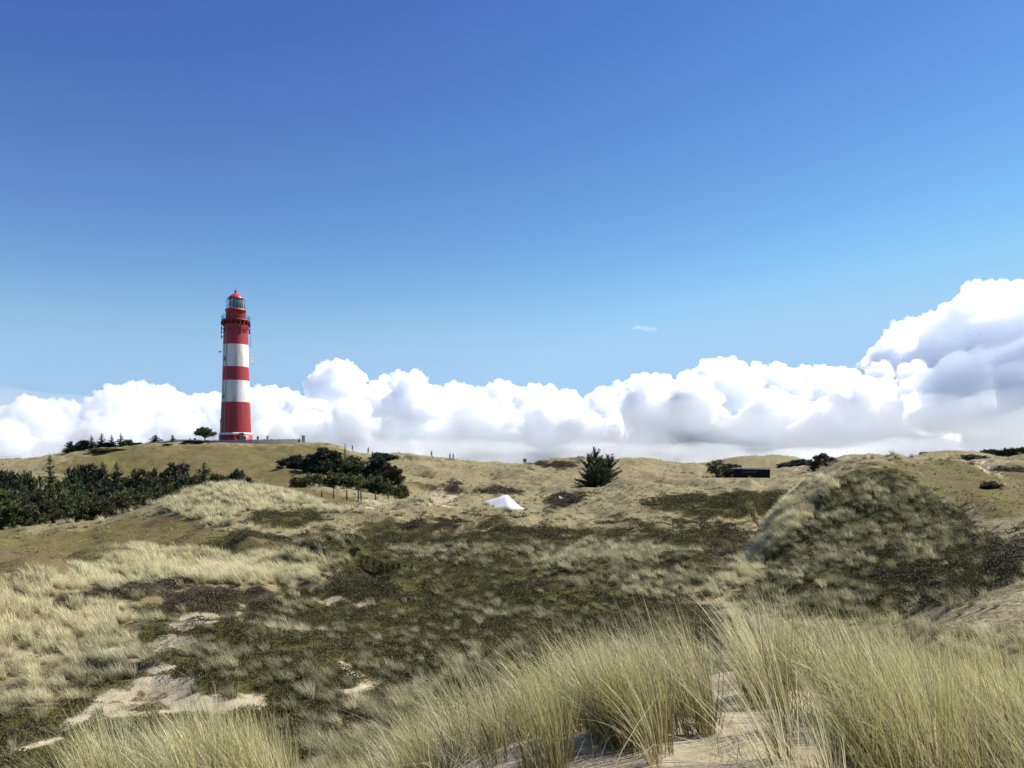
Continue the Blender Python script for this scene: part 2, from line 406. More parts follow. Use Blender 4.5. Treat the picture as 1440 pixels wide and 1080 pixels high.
# right hill: tufted, dark low growth between
g = poly([(1040,830),(1110,715),(1180,672),(1240,655),(1300,690),(1360,720),(1400,760),(1440,800),(1350,850),(1200,872),(1060,860)], 14, 9); moss = np.maximum(moss, 0.95 * g); tuft = tuft*(1-g) + 0.60 * g
g = poly([(1220,800),(1320,790),(1440,740),(1500,770),(1440,815),(1340,850),(1230,860)], 14, 12); heath = np.maximum(heath, 0.62 * g); tuft = tuft * (1 - 0.40 * g)
g = poly([(1010,825),(1080,738),(1108,700),(1170,664),(1190,680),(1135,735),(1070,820)], 12, 9); tuft = np.maximum(tuft, g); moss *= (1 - .45*g)
# heather streaks on the far dunes
for P in ([(665,690),(700,686),(735,692),(700,697)], [(765,704),(790,697),(815,700),(812,708),(780,716)], [(600,684),(640,680),(660,696),(630,694)], [(745,652),(790,648),(815,655),(790,660)],
          [(1395,656),(1440,654),(1440,664),(1400,662)], [(690,745),(780,740),(790,755),(700,756)], [(550,735),(690,735),(690,742),(560,743)]):
    g = poly(P, 5, 4); heath = np.maximum(heath, 0.9 * g); tuft *= (1 - .6*g)
strk = smooth(0.25, 0.6, fbm(TX / 7, TY / 16, 88, 3)) * smooth(90, 120, TD) * (1 - turf) * (1 - smooth(300, 500, TD)); moss = np.maximum(moss, 0.55 * strk)
# bare sand
for P, k in (([(240,868),(285,860),(306,870),(300,880),(262,886),(245,879)], .9), ([(200,905),(235,890),(292,898),(280,910),(245,912),(235,928),(262,945),(215,946),(200,938),(230,925)], 1.0),
          ([(82,1024),(110,1000),(150,978),(205,952),(258,944),(268,966),(300,975),(372,972),(362,992),(300,1010),(250,1006),(150,1018),(90,1034)], .82),
          ([(462,925),(490,930),(520,950),(545,962),(500,975),(450,974),(500,962),(480,948)], .95), ([(440,842),(480,838),(495,845),(470,852)], .9), ([(496,850),(536,848),(530,856),(500,856)], .9), ([(325,848),(352,850),(345,862),(330,860)], .6),
          ([(1345,868),(1370,850),(1440,824),(1520,820),(1520,885),(1340,885)], .5), ([(1330,738),(1375,728),(1400,722),(1460,730),(1460,760),(1395,750)], .42),
          ([(510,705),(530,701),(556,703),(545,711),(515,713)], 1.0), ([(595,690),(620,680),(648,695),(650,712),(600,714)], .65), ([(565,650),(620,648),(680,668),(600,664)], .45),
          ([(1366,640),(1376,640),(1396,658),(1425,680),(1408,676),(1385,660)], 1.0), ([(1385,650),(1420,648),(1440,654),(1400,658)], .7), ([(1110,654),(1128,653),(1140,658),(1112,660)], 1.0),
          ([(-20,1062),(40,1040),(100,1028),(110,1034),(50,1052),(-20,1078)], .8), ([(1000,690),(1030,683),(1080,682),(1040,687),(1000,696)], .4)):
    g = poly(P, 11, 11) * k; sand = np.maximum(sand, g)
sand *= 1 - .5*smooth(0.05, .5, fbm(TX/1.1, TY/1.1, 95, 3))*smooth(14,18,TD)
g = sand * mid; moss *= (1 - g); heath *= (1 - 0.9*g); tuft *= (1 - 0.92 * g); turf *= (1 - g)
sand = np.maximum(sand, 1 - smooth(11, 15, TD + 1.5 * nz))             # the dune we stand on
outside = ~((PU > -120) & (PU < 1560)) & (TD > 15)
sc_ = smooth(-0.1, 0.35, fbm(TX / 14, TY / 14, 91, 3))
moss = np.where(outside & (TD < 300), 0.75 * sc_, moss); tuft = np.where(outside, 0.6 - 0.25 * sc_, tuft)
tuft = np.where(TD < 15, 0, tuft) ; moss = moss * mid; heath = heath * mid; turf = turf * mid

# mesh
nr, nc = TD.shape
V = np.stack([TX, TY, TZ], -1).reshape(-1, 3)
r_, c_ = np.meshgrid(np.arange(nr - 1), np.arange(nc), indexing='ij'); c2 = (c_ + 1) % (nc - 1) if False else c_ + 1
ok = c_ < nc - 1
i00 = (r_ * nc + c_)[ok]; i01 = (r_ * nc + c_ + 1)[ok]; i10 = i00 + nc; i11 = i01 + nc
quads = np.stack([i00, i10, i11, i01], -1).astype(np.int32)

def ground_mat():
    m, nt, out = new_mat('dune_ground'); b = NB(nt); co = b.coord()
    n1 = b.noise(0.9, 8, 0.62, co); n2 = b.noise(5.5, 8, 0.65, co); n3 = b.noise(28.0, 6, 0.6, co); n4 = b.noise(0.16, 5, 0.6, co)
    straw = b.mix(b.ramp(n2, .36, .66), (.165,.138,.070), (.30,.262,.155))
    straw = b.mix(b.ramp(n1, .45, .7), straw, (.15,.13,.06))
    turfc = b.mix(b.ramp(n2, .35, .7), (.090,.088,.026), (.185,.160,.062))
    turfc = b.mix(b.ramp(n4, .42, .6), turfc, (.135,.105,.05))
    mossc = b.mix(b.ramp(n2, .38, .64), (.042,.044,.011), (.110,.102,.030))
    mossc = b.mix(b.ramp(n1, .47, .66), mossc, (.075,.060,.030))
    mossc = b.mix(b.ramp(n3, .55, .75), mossc, (.16,.14,.07))
    heathc = b.mix(b.ramp(n2, .4, .7), (.034,.030,.016), (.085,.070,.042))
    sandc = b.mix(b.ramp(n1, .35, .7), (.34,.295,.195), (.46,.405,.285))
    sandc = b.mix(b.ramp(n3, .56, .78), sandc, (.30,.25,.17))
    jit = b.math('ADD', b.math('MULTIPLY', b.math('SUBTRACT', n2, 0.5), 1.2), b.math('MULTIPLY', b.math('SUBTRACT', n3, 0.5), 0.9))
    def fac(a, lo=.3, hi=.62): return b.ramp(b.math('ADD', b.attr(a), jit), lo, hi)
    c = b.mix(fac('turf'), straw, turfc); c = b.mix(fac('moss'), c, mossc); c = b.mix(fac('heath'), c, heathc)
    c = b.mix(fac('sand', .36, .72), c, sandc)
    hgt = b.math('ADD', b.math('MULTIPLY', n2, 0.12), b.math('MULTIPLY', n3, 0.03))
    sh = b.math('SUBTRACT', 1.0, b.math('MULTIPLY', fac('sand', .38, .6), 0.45))
    bp = b.n('ShaderNodeBump', {'Strength': b.math('MULTIPLY', sh, 0.9), 'Distance': 1.0, 'Height': hgt})
    p = b.n('ShaderNodeBsdfPrincipled', {'Base Color': c, 'Roughness': 0.95, 'Specular IOR Level': 0.1, 'Normal': bp.outputs[0]})
    nt.links.new(p.outputs[0], out.inputs[0]); return m
ground = mesh_np('dune_ground', V, quads, (ground_mat(),), None, True,
                 {'sand': sand.ravel(), 'moss': moss.ravel(), 'heath': heath.ravel(), 'turf': turf.ravel()})
tag(ground, 'rolling grass covered dunes with bare sand patches', None, None, 'structure')
# ------------------------------------------------------------------ grass, heather: instanced tufts
def blade_mat(name, base, tips, dry, trans=0.35, rough=0.55):
    """leaf colours run from the green base to the straw tip, some shade and highlight painted in; every blade and tuft differs a little"""
    m, nt, out = new_mat(name); b = NB(nt)
    tip = b.attr('tip'); rnd = b.attr('rnd'); tint = b.attr('tint', 'INSTANCER')
    c = b.mix(b.ramp(tip, 0.1, 0.85), base, tips)  # dark bases partly imitate self-shadow, pale tips partly imitate highlights
    c = b.mix(b.math('MULTIPLY', rnd, 0.75), c, dry)
    k = b.math('ADD', b.math('MULTIPLY', tint, 0.9), 0.55)
    c = b.mix(1.0, c, b.n('ShaderNodeCombineColor', {0: k, 1: k, 2: k}).outputs[0], 'MULTIPLY')
    d = b.n('ShaderNodeBsdfPrincipled', {'Base Color': c, 'Roughness': rough, 'Specular IOR Level': 0.35})
    t = b.n('ShaderNodeBsdfTranslucent', {'Color': c})
    mx = b.n('ShaderNodeMixShader', {0: trans, 1: d.outputs[0], 2: t.outputs[0]})
    nt.links.new(mx.outputs[0], out.inputs[0]); return m

def tuft_mesh(name, mat, n, h, rb, wid, wind=(-.35, 0.05), spread=.25, bend=.35, segs=4, seed=0, hvar=.45, wl=.35):
    R = np.random.default_rng(seed); V = []; Fq = []; tip = []; rn = []
    s = np.linspace(0, 1, segs + 1)
    for i in range(n):
        r = rb * math.sqrt(R.random()); a = R.uniform(0, 2*np.pi); bx, by = r*math.cos(a), r*math.sin(a)
        L = h * (1 - hvar * R.random()); sx = math.cos(a)*spread*R.random() + R.normal(0, .06); sy = math.sin(a)*spread*R.random() + R.normal(0, .06)
        bd = bend * (R.uniform(.3, 1.5) if R.random() < .9 else R.uniform(1.5, 3.2))
        px = bx + L*(s*(sx + wind[0]*wl) + s**2*(wind[0]*bd*1.6 + sx*.4)); py = by + L*(s*(sy + wind[1]*wl) + s**2*(wind[1]*bd*1.6 + sy*.4))
        hor = np.hypot(px - bx, py - by)
        pz = np.sqrt(np.maximum((L*s)**2 - (hor*.9)**2, (0.25*L*s)**2)) - 0.03
        an = R.uniform(0, np.pi); wx, wy = math.cos(an), math.sin(an); w = wid * R.uniform(.6, 1.2) * (1 - s**1.6 * .9) * .5
        b0 = len(V)
        for k in range(segs + 1):
            V.append((px[k]-wx*w[k], py[k]-wy*w[k], pz[k])); V.append((px[k]+wx*w[k], py[k]+wy*w[k], pz[k])); tip += [s[k], s[k]]
        q = R.random(); rn += [q] * (2*segs + 2)
        for k in range(segs): Fq.append((b0+2*k, b0+2*k+1, b0+2*k+3, b0+2*k+2))
    return mesh_np(name, np.array(V), np.array(Fq), (mat,), None, True, {'tip': tip, 'rnd': rn}, link=False)

def sprig_mesh(name, mat, n, h, rad, leaf, seed=0):
    """low cushion of small leaves: heather, crowberry, moss"""
    R = np.random.default_rng(seed)
    a = R.uniform(0, 2*np.pi, n); q = np.sqrt(R.random(n)); z = h * (1 - q**2) * R.uniform(.35, 1.05, n)
    c = np.stack([rad*q*np.cos(a), rad*q*np.sin(a), z], -1)
    d1 = R.normal(0, 1, (n, 3)); d1[:, 2] = np.abs(d1[:, 2]) + .4; d1 /= np.linalg.norm(d1, axis=1)[:, None]
    d2 = np.cross(d1, R.normal(0, 1, (n, 3))); d2 /= np.linalg.norm(d2, axis=1)[:, None]
    l = leaf * R.uniform(.6, 1.5, n)[:, None]
    V = np.stack([c - d2*l*.28, c + d2*l*.28, c + d1*l], 1).reshape(-1, 3)
    Fq = np.arange(3*n).reshape(-1, 3)
    rn = np.repeat(R.random(n), 3); tp = np.tile([.2, .2, 1.0], n)
    return mesh_np(name, V, Fq, (mat,), None, False, {'tip': tp, 'rnd': rn}, link=False)

def scatter(name, protos, pts, rot, scl, kind, tint, label, cat):
    pts = np.asarray(pts, np.float32); n = len(pts)
    me = bpy.data.meshes.new(name); me.vertices.add(n); me.vertices.foreach_set('co', pts.ravel())
    def at(an, typ, key, val):
        A = me.attributes.new(an, typ, 'POINT'); A.data.foreach_set(key, np.ascontiguousarray(val).ravel())
    at('rot', 'FLOAT_VECTOR', 'vector', np.asarray(rot, np.float32)); at('scl', 'FLOAT_VECTOR', 'vector', np.asarray(scl, np.float32))
    at('pick', 'INT', 'value', np.asarray(kind, np.int32)); at('tint', 'FLOAT', 'value', np.asarray(tint, np.float32))
    o = bpy.data.objects.new(name, me); COL.objects.link(o)
    pc = bpy.data.collections.new(name + '_sprigs')
    for i, p in enumerate(protos): p.name = 'tuft_%02d' % i if False else p.name; pc.objects.link(p)
    order = {ob.name: i for i, ob in enumerate(sorted(protos, key=lambda q: q.name))}
    ng = bpy.data.node_groups.new(name + '_scatter', 'GeometryNodeTree')
    ng.interface.new_socket('Geometry', in_out='INPUT', socket_type='NodeSocketGeometry')
    ng.interface.new_socket('Geometry', in_out='OUTPUT', socket_type='NodeSocketGeometry')
    N = ng.nodes; L = ng.links
    gi = N.new('NodeGroupInput'); go = N.new('NodeGroupOutput')
    ci = N.new('GeometryNodeCollectionInfo'); ci.inputs['Collection'].default_value = pc
    ci.inputs['Separate Children'].default_value = True; ci.inputs['Reset Children'].default_value = True
    ip = N.new('GeometryNodeInstanceOnPoints'); ip.inputs['Pick Instance'].default_value = True
    def na(an, typ):
        q = N.new('GeometryNodeInputNamedAttribute'); q.data_type = typ; q.inputs['Name'].default_value = an; return q.outputs['Attribute']
    er = N.new('FunctionNodeEulerToRotation')
    L.new(gi.outputs[0], ip.inputs['Points']); L.new(ci.outputs[0], ip.inputs['Instance'])
    L.new(na('pick', 'INT'), ip.inputs['Instance Index']); L.new(na('rot', 'FLOAT_VECTOR'), er.inputs[0]); L.new(er.outputs[0], ip.inputs['Rotation'])
    L.new(na('scl', 'FLOAT_VECTOR'), ip.inputs['Scale']); L.new(ip.outputs[0], go.inputs[0])
    md = o.modifiers.new('scatter', 'NODES'); md.node_group = ng
    tag(o, label, cat, None, 'stuff'); return o

def sow(n, dmin, dmax, amin=-0.72, amax=0.72, power=1.0, R=rng):
    """random ground points, thinning out with distance (density ~ d^-power)"""
    a = R.uniform(amin, amax, n); u = R.random(n); e = 2 - power
    d = (dmin**e + u * (dmax**e - dmin**e)) ** (1/e) if abs(e) > 1e-6 else dmin * (dmax/dmin) ** u
    return d * np.sin(a), d * np.cos(a), d

if 'G' not in SKIP:
    marram = blade_mat('marram_blades', (.085,.090,.024), (.33,.35,.135), (.48,.39,.18), .38)
    marram_pale = blade_mat('marram_pale', (.14,.130,.048), (.68,.65,.42), (.51,.45,.27), .38)
    turf_g = blade_mat('turf_blades', (.075,.078,.022), (.24,.21,.085), (.27,.22,.11), .3)
    greyg = blade_mat('grey_grass', (.058,.074,.022), (.34,.33,.18), (.27,.24,.135), .3)
    mossm = blade_mat('cushion_leaves', (.038,.044,.010), (.105,.108,.028), (.135,.108,.038), .2, .7)
    heathm = blade_mat('heather_sprigs', (.034,.028,.014), (.100,.080,.044), (.095,.080,.046), .1, .8)

    # ---- foreground marram on the dune we stand on
    R = np.random.default_rng(11)
    pro = [tuft_mesh('marram_tuft', marram if k % 2 else marram_pale, 40 + 6*(k % 3), 1.0, .055 + .02*(k % 3), .0072, (-.34, .04), .17, .40, 6, 100 + k, .5, wl=.12) for k in range(8)]
    x, y, d = sow(9000, 3.6, 14.5, -0.62, 0.70, 1.0, R)
    fwd = y * cp + (grid_z(x, y) - EYE) * sp; uu = 720 + F * x / fwd
    dn = fbm(x / .55, y / .55, 31, 2); dl = fbm(x / 1.6, y / 1.6, 32, 2)
    p = smooth(-.10, .45, dn + .6*dl) * .95
    left = smooth(560, 430, uu)                                        # the left end lies lower and thinner
    p = np.where(uu < 470, 1.3 * smooth(6.0, 6.6, d) * smooth(9.0, 8.2, d) * np.maximum(np.exp(-((uu - 320)/85)**4), .75*np.exp(-((uu - 160)/38)**4) * smooth(6.8, 7.2, d)), p)
    p *= np.where((uu >= 470) & (uu < 640), smooth(5.6, 6.6, d), 1)
    def gap(u0, d0, ru, rd): return 1 - np.exp(-(((uu - u0)/ru)**2 + ((d - d0)/rd)**2) * 1.2)
    for gp in ((735, 4.7, 75, .75), (690, 5.6, 40, .6), (1090, 5.0, 75, .9), (1075, 6.2, 28, .9), (1180, 4.7, 70, .45), (1370, 4.7, 120, .55), (1340, 8.5, 60, 1.0), (845, 5.2, 30, .3)): p *= gap(*gp)
    p *= np.where(uu > 470, .08 + .92 * smooth(4.3, 4.95, d + .3*dl), 1)
    p *= 1 - smooth(11.5, 14.5, d) * .7
    k = R.random(len(x)) < p * np.where(uu < 470, .62, .60); x, y, d, uu = x[k], y[k], d[k], uu[k]; n = len(x)
    sz = R.uniform(.72, 1.08, n) * np.where(uu < 470, 1.0, np.interp(uu, [470,560,700,850,950,1040,1300,1440], [.74,.78,.84,.88,.94,.98,.93,.92]))
    scatter('marram_grass', pro, np.stack([x, y, grid_z(x, y) - .02], -1), np.stack([R.normal(0,.06,n), R.normal(-.02,.07,n), R.uniform(-.6,.6,n)], -1),
            np.stack([sz*1.1, sz*1.1, sz*R.uniform(.85,1.1,n)], -1), R.integers(0, 8, n), np.clip(R.normal(.52, .2, n), .05, 1.0),
            'tall pale marram grass blowing on the foreground sand dune', 'marram grass')
    # dead stems and litter lying between the clumps
    pro = [tuft_mesh('litter', marram_pale, 14, .55, .14, .005, (-.2, -.2), .9, .9, 4, 200 + k, .6) for k in range(4)]
    x, y, d = sow(5200, 4.2, 12, -0.5, 0.68, 1.0, R); fwd = y*cp + (grid_z(x, y) - EYE)*sp; uu = 720 + F*x/fwd
    p = smooth(-.1, .5, fbm(x/.6, y/.6, 35, 2)) * (1 - .9*np.exp(-(((uu-720)/60)**2 + ((d-5)/.8)**2))) * (1 - .8*np.exp(-(((uu-1090)/60)**2 + ((d-5.1)/.7)**2)))
    k = R.random(len(x)) < p*.5; x, y = x[k], y[k]; n = len(x)
    scatter('dead_grass_litter', pro, np.stack([x, y, grid_z(x, y)], -1), np.stack([R.normal(0,.5,n), R.normal(0,.5,n), R.uniform(0,6.28,n)], -1),
            np.stack([R.uniform(.5,1.1,n)]*3, -1), R.integers(0,4,n), R.uniform(.2,.7,n), 'dry broken grass stems lying on the foreground sand', 'dry grass')

    # ---- tufts of the valley and the dunes: three sizes of detail by distance
    def fields(x, y): return (grid_z(x, y), grid_z(x, y, tuft), grid_z(x, y, moss), grid_z(x, y, heath), grid_z(x, y, sand), grid_z(x, y, turf))
    def dune_tufts(name, mats, nb, h, rb, wid, segs, N, d0, d1, power, keep, seed, label, pat):
        R = np.random.default_rng(seed)
        pro = [tuft_mesh('%s_tuft_%d' % (name, k), (mats + (turf_g,))[k % 3], nb, h, rb, wid, (-.36, .05), .27, .5, segs, seed*50 + k, .55) for k in range(9)]
        x, y, d = sow(N, d0, d1, -0.74, 0.74, power, R); z, tf, ms, ht, sd_, tu = fields(x, y)
        cl = fbm(x/pat, y/pat, seed, 2); p = np.clip((tf + .6*tu) * smooth(-.45, .30, cl + .6*fbm(x/(pat*.4), y/(pat*.4), seed + 5, 2) + 1.5*(np.maximum(tf, .5*tu) - .5) + .3*tu), 0, 1) * keep * (.34 + .66*smooth(.42, .85, tf + .4*tu))
        k = R.random(len(x)) < p; x, y, z, tf, tu, cl, ms = x[k], y[k], z[k], tf[k], tu[k], cl[k], ms[k]; n = len(x)
        sz = (.5 + .55*tf) * R.uniform(.6, 1.25, n) * (1 + .25*cl) * (1 - .48*tu)
        tint = np.clip(.45 + .25*tf + R.normal(0, .2, n) - .10*ms, .05, 1)
        pale = R.random(n) < (.25 + .6*tf - .4*ms)
        pick = R.integers(0, 3, n)*3 + np.where(R.random(n) < tu*.85, 2, np.where(pale, 0, 1))
        return scatter(name, pro, np.stack([x, y, z - .03], -1), np.stack([R.normal(0,.10,n), R.normal(0,.10,n), R.uniform(-.6,.6,n)], -1),
                np.stack([sz*1.15, sz*1.15, sz], -1), pick, tint, label, 'dune grass')
    dune_tufts('valley_grass', (marram_pale, greyg), 84, .70, .12, .012, 3, 52000, 14, 62, 1.0, 1.0, 3, 'wind blown tufts of pale grass across the near valley', 1.2)
    dune_tufts('slope_grass', (marram_pale, greyg), 56, .72, .15, .020, 3, 66000, 55, 125, 1.0, .8, 4, 'pale grass tufts on the middle dunes', 2.0)
    dune_tufts('far_dune_grass', (marram_pale, greyg), 34, .70, .25, .038, 2, 95000, 115, 430, 1.0, .8, 5, 'pale grass on the far dunes below the lighthouse', 6.0)

    R = np.random.default_rng(77); x, y, d = sow(60000, 16, 120, -0.6, 0.6, 1.0, R); z, tf, ms, ht, sd_, tu = fields(x, y)
    k = R.random(len(x)) < np.clip(sd_, 0, 1) * .85 * smooth(-.35, .25, fbm(x/1.2, y/1.2, 78, 2)); x, y, z = x[k], y[k], z[k]; n = len(x); sz = R.uniform(.3, .95, n)
    scatter('sand_litter', [tuft_mesh('sand_litter_%d' % q, marram_pale if q % 2 else greyg, 20, .5, .18, .012, (-.2, -.2), 1.0, .8, 3, 900 + q, .6) for q in range(4)], np.stack([x, y, z - .02], -1),
            np.stack([R.normal(0,.4,n), R.normal(0,.4,n), R.uniform(0,6.28,n)], -1), np.stack([sz]*3, -1), R.integers(0,4,n), R.uniform(.3,.9,n), 'thin dry grass litter strewn on the bare sand of the valley', 'dry grass')
    # ---- crowberry and moss cushions, heather
    def cushions(name, mat, N, d0, d1, which, keep, seed, h, rad, leaf, nl, label, cat):
        R = np.random.default_rng(seed); pro = [sprig_mesh(name + '_sprig', mat, nl, h, rad, leaf, seed*10 + k) for k in range(4)]
        x, y, d = sow(N, d0, d1, -0.72, 0.72, 1.0, R); z, tf, ms, ht, sd_, tu = fields(x, y)
        f = ms if which == 'moss' else np.clip(ht + .18*ms*smooth(.1, .5, fbm(x/3, y/3, seed, 2)), 0, 1)
        k = R.random(len(x)) < f * keep * (1 - sd_); x, y, z, d = x[k], y[k], z[k], d[k]; n = len(x); sz = R.uniform(.55, 1.4, n) * (1 + smooth(40, 120, d) * .9)
        return scatter(name, pro, np.stack([x, y, z - .03], -1), np.stack([R.normal(0,.12,n), R.normal(0,.12,n), R.uniform(0,6.28,n)], -1),
                np.stack([sz, sz, sz*R.uniform(.7,1.2,n)], -1), R.integers(0,4,n), np.clip(R.normal(.45, .18, n), .05, 1), label, cat)
    cushions('crowberry', mossm, 70000, 15, 125, 'moss', .65, 6, .14, .45, .05, 230, 'low dark green crowberry carpet in the dune valley', 'ground cover')
    cushions('heather', heathm, 60000, 18, 240, 'heath', .8, 7, .24, .45, .06, 220, 'dark brown heather patches between the grass', 'heather')
# ------------------------------------------------------------------ lighthouse
red = paint('red_paint', (.34,.022,.028), (.19,.018,.018), .5, .9, .25, 5.0, streak=True)
red_roof = paint('red_roof_paint', (.50,.05,.045), (.40,.035,.035), .4, 2.0, .1, 8)
white = paint('white_paint', (.74,.74,.71), (.44,.42,.38), .6, .8, .25, 5.0, streak=True)
dark = paint('dark_metal', (.03,.032,.036), (.05,.045,.04), .5, 4, .1)
grey = paint('grey_metal', (.32,.33,.34), (.22,.22,.22), .45, 4, .1)
m, nt, out = new_mat('lantern_glass'); b = NB(nt)
tr = b.n('ShaderNodeBsdfTransparent', {'Color': (.62,.72,.74,1)}); gl = b.n('ShaderNodeBsdfGlossy', {'Color': (.9,.95,1,1), 'Roughness': .03})
nt.links.new(b.n('ShaderNodeMixShader', {0: .16, 1: tr.outputs[0], 2: gl.outputs[0]}).outputs[0], out.inputs[0]); glass = m
m, nt, out = new_mat('lens_glass'); b = NB(nt)
p = b.n('ShaderNodeBsdfPrincipled', {'Base Color': (.03,.07,.065,1), 'Roughness': .08}); nt.links.new(p.outputs[0], out.inputs[0]); lensm = m

LHD = 238.0; PXM = LHD * math.cos(math.atan2(LX, LY)) / F                       # metres per photograph pixel at the tower
hz = lambda v: zv(331.5, v, LHD) - LZ            # height above the tower's foot
lh = tag(empty('lighthouse', (LX, LY, LZ)), 'tall red and white banded lighthouse on the grassy hill', 'lighthouse')
W = lambda px: px * PXM
bands = [(608.8,21.0,0),(566,19.3,0),(535.8,18.3,1),(516.6,17.7,0),(485.4,17.0,1),(461,16.3,0),(452,16.2,0)]
t = MB(); prof = []; mis = []
for i in range(len(bands) - 1):
    (v0, r0, _), (v1, r1, c) = bands[i], bands[i+1]; c = [0,1,0,1,0,0][i]
    for s in range(6): prof.append((W(r0 + (r1-r0)*s/6), hz(v0 + (v1-v0)*s/6))); mis.append(c)
prof.append((W(16.2), hz(452)))
t.lathe(prof, 64, mis=mis)
t.build('tower', [red, white], lh)
t = MB(); t.lathe([(W(22.6), -1.0), (W(22.4), hz(612.2)), (W(21.6), hz(611.8)), (W(21.0), hz(611.6))], 64); t.build('plinth', red, lh)
t = MB(); t.lathe([(W(21.1), hz(612.0)), (W(22.6), hz(611.9)), (W(22.3), hz(609.6)), (W(21.0), hz(608.7))], 64); t.build('ledge', white, lh)
# corbelled gallery and railing
t = MB(); t.lathe([(W(16.25), hz(457)), (W(17.6), hz(453.5)), (W(19.2), hz(452)), (W(19.2), hz(450.6)), (W(13.4), hz(450.5))], 48)
for k in range(20):
    a = 2*math.pi*k/20; t.box((W(17.3)*math.cos(a), W(17.3)*math.sin(a), hz(455.3)), (1.0, .25, .75), a)
t.build('gallery', paint('dark_red_paint', (.12,.012,.016), (.08,.01,.012), .55, 2, .2, 8), lh)
t = MB()
for k in range(28):
    a = 2*math.pi*k/28; x, y = W(18.9)*math.cos(a), W(18.9)*math.sin(a); t.tube([(x, y, hz(450.6)), (x, y, hz(444.6))], .035, 5)
for zz in (444.6, 446.6, 448.6):
    pts = [(W(18.9)*math.cos(2*math.pi*k/40), W(18.9)*math.sin(2*math.pi*k/40), hz(zz)) for k in range(41)]; t.tube(pts, .035, 5, caps=False)
t.build('gallery_railing', dark, lh)
# watch room, lantern, roof
t = MB(); t.lathe([(W(13.4), hz(450.6)), (W(13.4), hz(438.6)), (W(14.2), hz(438.2)), (W(14.3), hz(435.4)), (W(9.0), hz(435.2))], 48); t.build('watch_room', red, lh)
lant = MB(); 
NS = 12
for k in range(NS):
    a0, a1 = 2*math.pi*k/NS, 2*math.pi*(k+1)/NS; r = W(9.2)
    lant.add([(r*math.cos(a0), r*math.sin(a0), hz(435.2)), (r*math.cos(a1), r*math.sin(a1), hz(435.2)), (r*math.cos(a1), r*math.sin(a1), hz(420.2)), (r*math.cos(a0), r*math.sin(a0), hz(420.2))], [(0,1,2,3)])
lo = lant.build('lantern_room', glass, lh)
gb = MB()
for k in range(NS):
    a = 2*math.pi*k/NS; r = W(9.25); gb.tube([(r*math.cos(a), r*math.sin(a), hz(435.2)), (r*math.cos(a), r*math.sin(a), hz(420.2))], .09, 6)
for zz in (435.0, 427.6, 420.6):
    gb.tube([(W(9.25)*math.cos(2*math.pi*k/NS), W(9.25)*math.sin(2*math.pi*k/NS), hz(zz)) for k in range(NS+1)], .08, 6, caps=False)
gb.build('glazing_bars', dark, lo)
ln = MB(); ln.lathe([(.1, hz(435.2)), (.55, hz(435)), (.55, hz(432.8)), (1.05, hz(432)), (1.25, hz(430)), (1.3, hz(427.5)), (1.2, hz(425)), (.8, hz(422.5)), (.1, hz(421.5))], 24); ln.build('lens', lensm, lo)
fr = MB()
for k in range(8):
    a = 2*math.pi*k/8 + .02; r = W(12.8); fr.tube([(r*math.cos(a), r*math.sin(a), hz(435.4)), (r*math.cos(a), r*math.sin(a), hz(421.4))], .045, 5)
for zz in (430.5, 421.4): fr.tube([(W(12.8)*math.cos(2*math.pi*k/32), W(12.8)*math.sin(2*math.pi*k/32), hz(zz)) for k in range(33)], .04, 5, caps=False)
fr.build('lantern_railing', dark, lh)
t = MB(); t.lathe([(W(9.1), hz(420.3)), (W(10.8), hz(420.4)), (W(10.9), hz(419.6)), (W(8.3), hz(417.2)), (W(5.2), hz(414.4)), (W(2.4), hz(412.6)), (W(1.5), hz(411.8))], 32)
rf = t.build('roof', red_roof, lh)
t = MB(); t.tube([(0,0,hz(412)), (0,0,hz(411))], .28, 12); t.ball((0,0,hz(410)), W(1.9), 14, 10); t.tube([(0,0,hz(408.6)), (0,0,hz(404.6))], .05, 6); t.build('finial', red, rf)
# aerial panels hung round the top, dishes, cable duct, windows, door
va = -math.atan2(LX, LY)                         # turns local +x right / -y towards the viewer
def pol(az, r, z):                               # azimuth measured from the side facing the viewer, positive to the right
    a = va - math.pi/2 + az; return Vector((r*math.cos(a), r*math.sin(a), z)), a
for az, v, h, wd in [(-100,462,1.6,.35),(-92,468,1.5,.4),(-97,474,1.3,.35),(-78,463,1.6,.4),(-60,459,1.1,.35),(-55,466,1.2,.3),(15,460,1.1,.35),(24,463,1.6,.4),(36,462,2.0,.4),(50,462,1.8,.4),(62,463,1.9,.45),(84,459,1.1,.5),(93,463.5,1.2,.55),(88,468,1.1,.5),(100,466,1.3,.4),(-28,465,.7,.3),(-20,470,.5,.3)]:
    c, a = pol(math.radians(az), W(16.7) + .45, hz(v)); pb = MB()
    h *= .62; pb.box(c, (.22, wd, h), a); c2, _ = pol(math.radians(az), W(16.4) + .15, hz(v)); pb.box(c2, (.55, .08, .12), a)
    pb.build('aerial_panel', dark if az < 0 or az > 70 else red, lh)
